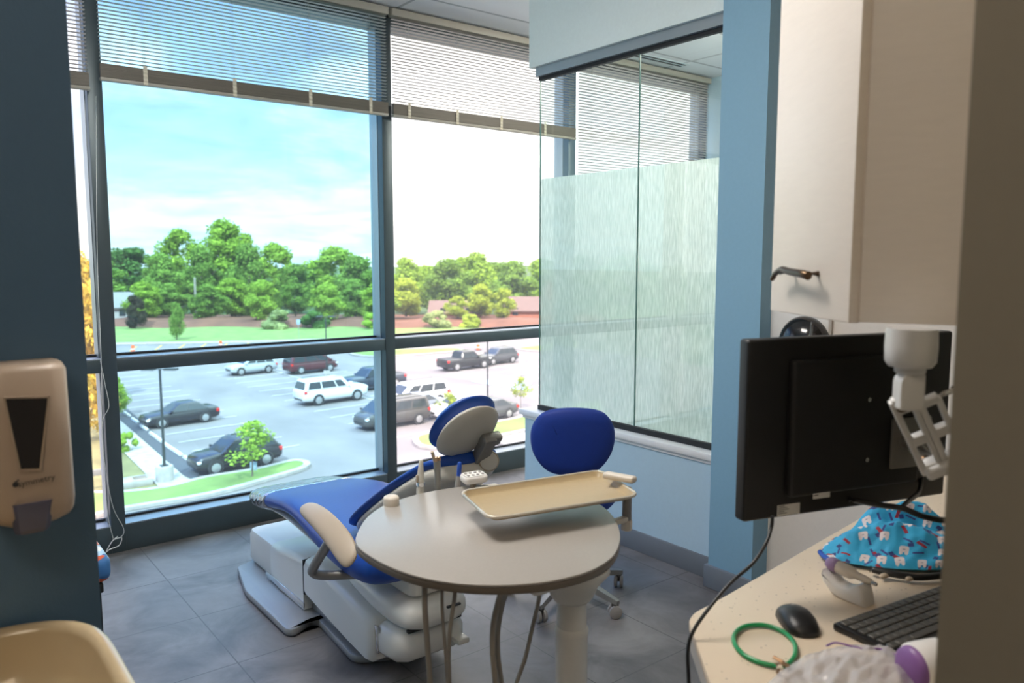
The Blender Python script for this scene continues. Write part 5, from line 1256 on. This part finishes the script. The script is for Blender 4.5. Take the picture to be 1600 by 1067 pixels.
def tree(kind, u, vb, vt, wpx, label, name='broadleaf_tree', cat='tree', group=None, rot=None, lift=0):
    """base seen at (u, vb), top at row vt, crown wpx wide"""
    x, y = gp(u, vb); d = (Vector((x, y, GZ)) - CAM).dot(FW)
    H = (vb - vt) / FPX * d * 1.0; Wd = wpx / FPX * d
    if kind not in PROTO:
        seed = len(PROTO) + 11; key = kind.split('#')
        mtl = M['leaf ' + key[0]]; sh = key[1] if len(key) > 1 else 'full'
        if sh == 'full': PROTO[kind] = tree_proto(seed, 10, 3.4, 1.0, mtl, n=9000, leaf=.20, nblob=30, shape=1.1, solid=.55)
        elif sh == 'loose': PROTO[kind] = tree_proto(seed, 10, 3.2, 1.8, mtl, n=7000, leaf=.19, nblob=28, solid=.32, shape=1.1)
        elif sh == 'thin': PROTO[kind] = tree_proto(seed, 10, 3.0, 4.2, mtl, n=900, leaf=.26, nblob=11, solid=0, trunk=.12, shape=1.25)
        elif sh == 'bush': PROTO[kind] = tree_proto(seed, 10, 6.5, .5, mtl, n=2600, leaf=.4, nblob=9, solid=.9, trunk=.3, shape=1.2)
        c = PROTO[kind]
    else: c = copy_tree(PROTO[kind])
    sz = {'full': (10, 6.6), 'loose': (10, 6.4), 'thin': (10, 5.6), 'bush': (10, 9)}[(kind.split('#') + ['full'])[1]]
    c.name = name; c.location = (x, y, GZ + lift); c.scale = (Wd / sz[1], Wd / sz[1], H / sz[0]); c.rotation_euler = (0, 0, rot if rot is not None else (u * 1.7) % 6.28)
    tag(c, label, cat, group); return c
belt = 'trees of the wooded belt beyond the mulched bank'
# back row of the belt
T = [
 ('dark', 208, 498, 388, 74, 'dark rounded tree above the small grey gable house'),
 ('mid', 250, 498, 398, 56, 'mid green tree filling the gap beside the dark rounded tree'),
 ('bright#loose', 284, 499, 360, 62, 'tall loose tree just beside the tallest crown, near the utility pole'),
 ('mid', 318, 498, 388, 52, 'dense green tree standing behind the wooden utility pole'),
 ('bright', 355, 499, 346, 74, 'tallest bright green tree of the belt'),
 ('mid', 392, 498, 384, 54, 'green tree shouldering the tallest tree on its dense side'),
 ('bright', 428, 499, 381, 58, 'bright green tree at the end of the tall clump'),
 ('mid#loose', 466, 498, 413, 50, 'low hazy tree in the dip between two tall clumps'),
 ('bright', 520, 499, 387, 78, 'broad rounded bright tree beside the blue mullion'),
 ('mid', 562, 498, 402, 58, 'green tree partly hidden by the middle mullion'),
 ('mid', 600, 498, 414, 56, 'tree hidden behind the middle mullion'),
 ('bright#loose', 634, 498, 404, 58, 'sunlit tree at the edge of the clear window beside the mullion'),
 ('bright', 664, 500, 416, 70, 'yellow-green tree in front of the belt in the clear window'),
 ('mid', 703, 497, 406, 60, 'green tree behind the yellow-green one in the clear window'),
 ('bright#loose', 745, 497, 396, 62, 'highest loose tree of the clear window'),
 ('mid', 800, 497, 409, 62, 'green tree next to the brick chimney'),
 ('bright', 724, 497, 403, 58, 'round green tree between two taller ones over the pinkish roof'), ('mid', 772, 497, 411, 58, 'dark green tree over the pinkish roof beside the brick house'),
 ('bright', 850, 497, 405, 66, None), ('mid', 910, 497, 402, 70, None), ('bright', 975, 496, 400, 72, None),
 ('mid', 160, 499, 404, 60, None), ('bright#loose', 100, 499, 396, 66, None), ('mid', 40, 499, 398, 70, None)]
T.sort(key=lambda q: q[1])
for i, (k_, u, vb, vt, w_, lb) in enumerate(T):
    vb = (496.3, 482.2, 490.3, 477.0)[i % 4] if u < 680 and u not in (160, 208) else (491.5, 477.8, 485, 473.2)[i % 4]; w_ *= 1.35
    if lb is None: tree(k_, u, vb, vt, w_, 'tree at the end of the wooded belt outside the windows', group='end trees of the belt')
    else: tree(k_, u, vb, vt, w_, lb, group=belt)
# understorey in front of it
for i, (k_, u, vb, vt, w_, lb) in enumerate(sorted([
 ('bright', 362, 501, 444, 56, 'bright green understorey tree below the tallest tree'),
 ('bright', 412, 501, 446, 54, 'bright green understorey tree below the end of the tall clump'),
 ('mid', 325, 501, 452, 50, 'dark understorey tree behind the utility pole foot'),
 ('bright', 512, 501, 450, 56, 'understorey tree behind the clipped green round bush'),
 ('mid', 556, 501, 446, 56, 'understorey tree at the base of the broad rounded tree'),
 ('mid#loose', 462, 500, 452, 46, 'thin grey-green understorey tree in the dip'),
 ('mid', 268, 501, 452, 52, 'understorey tree behind the slender lawn tree'),
 ('bright', 226, 501, 448, 56, 'understorey tree beside the purple-leaved tree'),
 ('yellow', 634, 503, 444, 60, 'yellow sunlit understorey tree beside the mullion'),
 ('yellow', 752, 502, 453, 44, 'small yellow-green tree before the pinkish roof'),
 ('yellow#loose', 715, 503, 470, 40, 'low yellow-green tree behind the pale round bush'),
 ('yellow', 786, 502, 458, 34, 'small yellow tree beside the brick chimney'),
 ('bright', 590, 502, 448, 56, 'understorey tree hidden behind the mullion')], key=lambda q: q[1])):
    tree(k_, u, (506.0, 501.8)[i % 2], vt, w_ * 1.1, lb, lift=(.8, 1.0)[i % 2])
tree('purple', 212, 513, 462, 36, 'small purple-leaved tree in the mulch near the grey gable house', 'purple_leaf_tree', rot=1)
tree('mid#thin', 276, 531, 474, 26, 'slender young tree alone on the lawn', 'young_tree') if False else tree('mid#loose', 276, 531, 472, 26, 'slender young tree alone on the lawn', 'young_tree')
tree('pale#bush', 436, 513, 484, 42, 'pale rounded bush in the mulch', 'round_bush', 'bush')
tree('dark#bush', 488, 513, 486, 36, 'dark clipped round bush in the mulch', 'round_bush', 'bush')
tree('pale#bush', 681, 512, 486, 38, 'grey-green rounded bush in the sunlit mulch', 'round_bush', 'bush')
tree('yellow#bush', 736, 511.5, 491, 30, 'low yellow-green shrub in the sunlit mulch', 'round_bush', 'bush')
tree('bright#bush', 585, 512.5, 489, 34, 'bright shrub at the mulch behind the mullion', 'round_bush', 'bush')
tree('bright#thin', 394, 749, 658, 78, 'young tree with sparse pale leaves beside the black SUV', 'young_tree')
tree('yellow#thin', 702, 663, 612, 34, 'young yellow-green tree in front of the white sedan', 'young_tree')
tree('yellow#thin', 814, 640, 588, 30, 'thin yellow young tree at the blue painted bay', 'young_tree')
tree('bright#loose', 184, 652, 588, 34, 'bushy green tree leaning past the mullion at the lot corner', 'young_tree')
tree('bright#bush', 195, 706, 676, 24, 'grassy green tuft on the dry verge', 'shrub', 'shrub')
tree('orange#loose', 128, 690, 398, 120, 'tall yellow-orange tree seen in the narrow window slit', 'overexposed_tree')  # yellow-orange leaves here and below put overexposed foliage into the colour
tree('yellow', 95, 640, 420, 90, 'yellow tree beside the orange one behind the dark wall', 'overexposed_tree')

# poles, signs, delineators, houses
def lamp_post(u, vb, vt, label, r, heads=True, base=None):
    x, y = gp(u, vb); d = (Vector((x, y, GZ)) - CAM).dot(FW); top = atd(u, vt, d).z
    t = thing('parking_lot_light', label, 'light pole', (x, y, GZ))
    zb = GZ
    if base:
        bm = nb(); lathe(bm, [(base, GZ), (base, GZ + .75), (base - .03, GZ + .80)], Matrix.Translation((x, y, 0)), 28); obj('concrete_base', bm, M['concrete'], t); zb = GZ + .8
        bm = nb(); box(bm, (x - .18, y - .18, zb), (x + .18, y + .18, zb + .04)); obj('base_plate', bm, M['pole dark'], t)
    bm = nb(); cone(bm, (x, y, zb), (x, y, top), r, r * .75, n=14); obj('pole', bm, M['pole dark'], t)
    if heads:
        for s in (-1, 1):
            bm = nb(); c = Vector((x, y, top)) + RT * s * .55; mmx = Matrix((RT, _F, ZU)).transposed().to_4x4(); mmx.translation = c
            box(bm, (-.32, -.18, -.05), (.32, .18, .05), .02, M=mmx); box(bm, (-.55 if s > 0 else .2, -.03, -.02), (-.2 if s > 0 else .55, .03, .02), M=mmx); obj('lamp_head', bm, M['pole dark'], t)
lamp_post(258, 752, 574, 'black light pole on a round concrete base near the grass tongue', .075, base=.42)
lamp_post(511, 592, 494, 'slim dark light pole beside the maroon minivan', .07, base=.3)
lamp_post(762, 626, 528, 'slim light pole in the lot of the clear window', .07, base=None)
for u, vb, vt, lb in ((307, 502, 434, 'taller weathered wooden utility pole before the belt'), (312, 504.5, 463, 'shorter wooden pole close beside the utility pole')):
    x, y = gp(u, vb); d = (Vector((x, y, GZ)) - CAM).dot(FW); top = atd(u, vt, d).z; t = thing('utility_pole', lb, 'pole', (x, y, GZ))
    bm = nb(); cone(bm, (x, y, GZ), (x, y, top), .24, .17, n=12); obj('pole', bm, M['pole wood'], t); bm = nb(); cone(bm, (x, y, top), (x, y, top + .08), .18, .1, n=12); obj('pole_cap', bm, M['roof grey'], t)
for u, vb, h, lb in ((208, 552, 13, 'orange traffic delineator by the first yellow stripe'), (345, 544, 12, 'orange traffic delineator on the far lot edge'), (505, 557, 9, 'orange traffic drum near the far curb'), (747, 547, 9, 'orange traffic drum in the lot of the clear window')):
    x, y = gp(u, vb); d = (Vector((x, y, GZ)) - CAM).dot(FW); H = h / FPX * d; t = thing('traffic_delineator', lb, 'traffic cone', (x, y, GZ))
    bm = nb(); lathe(bm, [(.24, GZ + .06), (.22, GZ + H * .5), (.17, GZ + H * .95), (.08, GZ + H)], Matrix.Translation((x, y, 0)), 18); obj('post', bm, M['orange'], t)
    bm = nb(); box(bm, (x - .32, y - .32, GZ), (x + .32, y + .32, GZ + .07), .02); obj('foot', bm, M['trim dark'], t)
    bm = nb(); lathe(bm, [(.232, GZ + H * .45), (.20, GZ + H * .65)], Matrix.Translation((x, y, 0)), 18, cap=False); obj('reflective_band', bm, M['paint white'], t)
def sign(u, vb, vt, label, m, w_=.45, h_=.6, name='sign_post'):
    x, y = gp(u, vb); d = (Vector((x, y, GZ)) - CAM).dot(FW); top = atd(u, vt, d).z; t = thing(name, label, 'sign', (x, y, GZ))
    bm = nb(); cone(bm, (x, y, GZ), (x, y, top), .035, n=8); obj('post', bm, M['hub'], t)
    mmx = Matrix((RT, _F, ZU)).transposed().to_4x4(); mmx.translation = (x, y, top)
    bm = nb(); box(bm, (-w_ / 2, -.05, -h_), (w_ / 2, -.03, 0), .01, M=mmx); obj('panel', bm, m, t)
sign(467, 529, 499, 'small blue sign on a post on the far lawn edge', M['paint blue'], .5, .7)
sign(397, 739, 721, 'pale blue-grey sign panel at the foot of the young tree', M['paint blue'], .36, .55)
sign(815, 590, 560, 'small white sign on a post beyond the blue markings', M['siding'], .5, .7)
bx_, by_ = gp(212, 758); t = thing('storm_drain', 'pale concrete storm drain box with orange lid by the round pole base', 'storm drain', (bx_, by_, GZ))
bm = nb(); box(bm, (bx_ - .8, by_ - .5, GZ), (bx_ + .7, by_ + .5, GZ + .35), .04); obj('box', bm, M['concrete'], t); bm = nb(); box(bm, (bx_ - .1, by_ - .3, GZ + .35), (bx_ + .5, by_ + .2, GZ + .39), .01); obj('lid', bm, M['warm metal'], t)
gx, gy = gp(146, 768); t = thing('guard_rail', 'pale rail on posts beside the walk under the orange tree', 'rail', (gx, gy, GZ))
bm = nb(); box(bm, (gx - 4, gy - .06, GZ + .75), (gx + 1.2, gy + .06, GZ + 1.05), .02); obj('rail', bm, M['roof grey'], t)
for i in range(4):
    bm = nb(); box(bm, (gx - 3.6 + i * 1.5, gy - .05, GZ), (gx - 3.48 + i * 1.5, gy + .05, GZ + .78)); obj('post', bm, M['concrete'], t)
def house(u, vb, W_, D_, Hw, Hr, label, wm, rm, yaw, chim=False):
    x, y = gp(u, vb); t = thing('house', label, 'house', (x, y, GZ)); mmx = Matrix.Translation((x, y, GZ)) @ Matrix.Rotation(yaw, 4, 'Z')
    bm = nb(); box(bm, (-W_ / 2, -D_ / 2, 0), (W_ / 2, D_ / 2, Hw), M=mmx)
    for s in (-1, 1): bm.faces.new([bm.verts.new(mmx @ Vector(p)) for p in ((s * W_ / 2, -D_ / 2, Hw), (s * W_ / 2, D_ / 2, Hw), (s * W_ / 2, 0, Hw + Hr))])
    obj('wall', bm, wm, t)
    bm = nb(); o_ = .5
    for s in (-1, 1):
        a = [Vector((-W_ / 2 - o_, s * (D_ / 2 + o_), Hw - .25)), Vector((W_ / 2 + o_, s * (D_ / 2 + o_), Hw - .25)), Vector((W_ / 2 + o_, 0, Hw + Hr + .1)), Vector((-W_ / 2 - o_, 0, Hw + Hr + .1))]
        vs = [bm.verts.new(mmx @ p) for p in a] + [bm.verts.new(mmx @ (p + Vector((0, 0, .18)))) for p in a]
        for f in ((0, 1, 2, 3), (4, 5, 6, 7), (0, 1, 5, 4), (1, 2, 6, 5), (2, 3, 7, 6), (3, 0, 4, 7)): bm.faces.new([vs[i] for i in f])
    obj('roof', bm, rm, t)
    for i in (-1, 1):
        bm = nb(); box(bm, (i * W_ * .25 - .5, -D_ / 2 - .04, 1.0), (i * W_ * .25 + .5, -D_ / 2 + .02, 2.3), M=mmx); obj('window', bm, M['car glass'], t)
    if chim:
        bm = nb(); box(bm, (W_ * .30, -.6, Hw), (W_ * .30 + 1.3, .6, Hw + Hr + 3.0), M=mmx); obj('chimney', bm, M['brick'], t)
house(180, 501, 6, 6, 2.6, 2.2, 'grey house with a pale gable among trees past the bank', M['siding'], M['roof grey'], -.3)
house(714, 499, 9, 7, 1.5, 1.7, 'low pinkish-roofed house behind the pale round bush', M['brick'], M['roof'], -.65)
house(826, 499, 10, 7, 1.9, 2.0, 'brick house with a tall chimney beside the partition', M['brick'], M['roof'], -.65, True)
# ------------------------------------------------------------------ light: sky, sun, ceiling lamps
w = bpy.data.worlds.new('sky'); SC.world = w; w.use_nodes = True; k = N(w)
bg = k.n['Background']; tc = k.new('ShaderNodeTexCoord')
sp = k.new('ShaderNodeSeparateXYZ'); k.link(tc.outputs['Generated'], sp.inputs[0])
def mth(op, a, b=None, clamp=False):
    n = k.new('ShaderNodeMath', operation=op); n.use_clamp = clamp
    for i, x in enumerate((a, b)):
        if x is None: continue
        if isinstance(x, (int, float)): n.inputs[i].default_value = x
        else: k.link(x, n.inputs[i])
    return n.outputs[0]
z = mth('MAXIMUM', sp.outputs['Z'], 0.0)
den = mth('ADD', z, .16)
cx_ = mth('DIVIDE', sp.outputs['X'], den); cy_ = mth('DIVIDE', sp.outputs['Y'], den)
cv = k.new('ShaderNodeCombineXYZ'); k.link(cx_, cv.inputs[0]); k.link(cy_, cv.inputs[1])
nz = k.new('ShaderNodeTexNoise'); nz.inputs['Scale'].default_value = .95; nz.inputs['Detail'].default_value = 8; nz.inputs['Roughness'].default_value = .56; nz.inputs['Distortion'].default_value = .35
mp = k.new('ShaderNodeMapping'); mp.inputs['Location'].default_value = (1.7, .4, 0); k.link(cv.outputs[0], mp.inputs[0]); k.link(mp.outputs[0], nz.inputs['Vector'])
az = mth('ARCTAN2', sp.outputs['X'], sp.outputs['Y'])         # from +Y towards +X
bias = k.new('ShaderNodeMapRange'); bias.interpolation_type = 'SMOOTHSTEP'
bias.inputs['From Min'].default_value = rad(27); bias.inputs['From Max'].default_value = rad(34); bias.inputs['To Max'].default_value = .32; k.link(az, bias.inputs['Value'])
lowb = k.new('ShaderNodeMapRange'); lowb.inputs['From Min'].default_value = .22; lowb.inputs['From Max'].default_value = .02; lowb.inputs['To Max'].default_value = .10; k.link(z, lowb.inputs['Value'])
cl = mth('ADD', mth('ADD', nz.outputs['Fac'], bias.outputs[0]), lowb.outputs[0])
cov = k.new('ShaderNodeMapRange'); cov.interpolation_type = 'SMOOTHSTEP'; cov.inputs['From Min'].default_value = .44; cov.inputs['From Max'].default_value = .66; k.link(cl, cov.inputs['Value'])
skyr = k.new('ShaderNodeValToRGB'); e = skyr.color_ramp.elements
e[0].position = 0.0; e[0].color = (.95, 1.05, 1.1, 1); e[1].position = .38; e[1].color = (.30, .43, .86, 1)
e2_ = skyr.color_ramp.elements.new(.16); e2_.color = (.62, .77, 1.04, 1)
k.link(z, skyr.inputs[0])
mx = k.new('ShaderNodeMix', data_type='RGBA'); k.link(cov.outputs[0], mx.inputs[0]); k.link(skyr.outputs[0], mx.inputs[6]); mx.inputs[7].default_value = (1.22, 1.22, 1.2, 1)
up = k.new('ShaderNodeMapRange'); up.inputs['From Min'].default_value = .35; up.inputs['From Max'].default_value = .8; up.inputs['To Min'].default_value = 1.0; up.inputs['To Max'].default_value = 3.6; k.link(z, up.inputs['Value'])
n2 = k.new('ShaderNodeTexNoise'); n2.inputs['Scale'].default_value = 2.4; n2.inputs['Detail'].default_value = 6; n2.inputs['Distortion'].default_value = .5; k.link(mp.outputs[0], n2.inputs['Vector'])
sh = k.new('ShaderNodeMapRange'); sh.inputs['From Min'].default_value = .3; sh.inputs['From Max'].default_value = .7; sh.inputs['To Min'].default_value = .78; sh.inputs['To Max'].default_value = 1.18; k.link(n2.outputs['Fac'], sh.inputs['Value'])
vm = k.new('ShaderNodeVectorMath', operation='SCALE'); k.link(mx.outputs[2], vm.inputs[0]); k.link(mth('MULTIPLY', up.outputs[0], sh.outputs[0]), vm.inputs['Scale'])
k.link(vm.outputs[0], bg.inputs[0]); bg.inputs[1].default_value = 1.0

sd = bpy.data.lights.new('sun', 'SUN'); sd.energy = 4.8; sd.angle = rad(.6); sd.color = (1, .90, .80)
so = bpy.data.objects.new('sun', sd); COL.objects.link(so)
so.rotation_euler = Vector((.50, .52, -.78)).to_track_quat('-Z', 'Y').to_euler(); so.location = (-20, -20, 40)

def panel_light(x, y, sx, sy, power, col, label, drop=0):
    global CZ
    t = thing('ceiling_light', label, 'ceiling light', (x, y, CZ)); CZ0 = CZ; CZ = CZ - drop
    if drop:
        for yy in (y - sy / 2 + .1, y + sy / 2 - .1):
            bm = nb(); cone(bm, (x, yy, CZ - .02), (x, yy, CZ0), .006, n=10); obj('hanging_rod', bm, M['white metal'], t)
    bm = nb()
    for a, b in (((x - sx / 2 - .02, y - sy / 2 - .02), (x - sx / 2, y + sy / 2 + .02)), ((x + sx / 2, y - sy / 2 - .02), (x + sx / 2 + .02, y + sy / 2 + .02)), ((x - sx / 2, y - sy / 2 - .02), (x + sx / 2, y - sy / 2)), ((x - sx / 2, y + sy / 2), (x + sx / 2, y + sy / 2 + .02))):
        box(bm, (a[0], a[1], CZ - .012), (b[0], b[1], CZ - .001))
    obj('frame', bm, M['sill white'], t)
    bm = nb(); box(bm, (x - sx / 2, y - sy / 2, CZ - .15), (x + sx / 2, y + sy / 2, CZ - .004), .01)
    m = MATS['light lens'].copy(); m.node_tree.nodes['Principled BSDF'].inputs['Emission Strength'].default_value = power; m.node_tree.nodes['Principled BSDF'].inputs['Emission Color'].default_value = (*col, 1)
    obj('lens', bm, m, t); CZ = CZ0
panel_light(.68, 2.0, .58, .78, 16.0, (1, .94, .87), 'added out-of-view ceiling light box brightening the treatment area beside the dark blue wall')  # lamp added to lift the room light, placed clear of window reflections
panel_light(-.75, .2, .58, 1.18, 3.0, (1, .82, .62), 'boxy ceiling light panel in the corridor')
panel_light(4.3, 2.3, .58, 1.18, 15.0, (1, .90, .78), 'boxy ceiling light panel in the adjoining room')
SC.view_settings.view_transform = 'Standard'; SC.view_settings.look = 'None'; SC.view_settings.exposure = .75; SC.view_settings.gamma = 1
SC.cycles.use_denoising = True
SC.cycles.max_bounces = 10; SC.cycles.transparent_max_bounces = 24; SC.cycles.diffuse_bounces = 6; SC.cycles.glossy_bounces = 4
SC.cycles.caustics_reflective = False; SC.cycles.caustics_refractive = False
SC.cycles.sample_clamp_indirect = 8
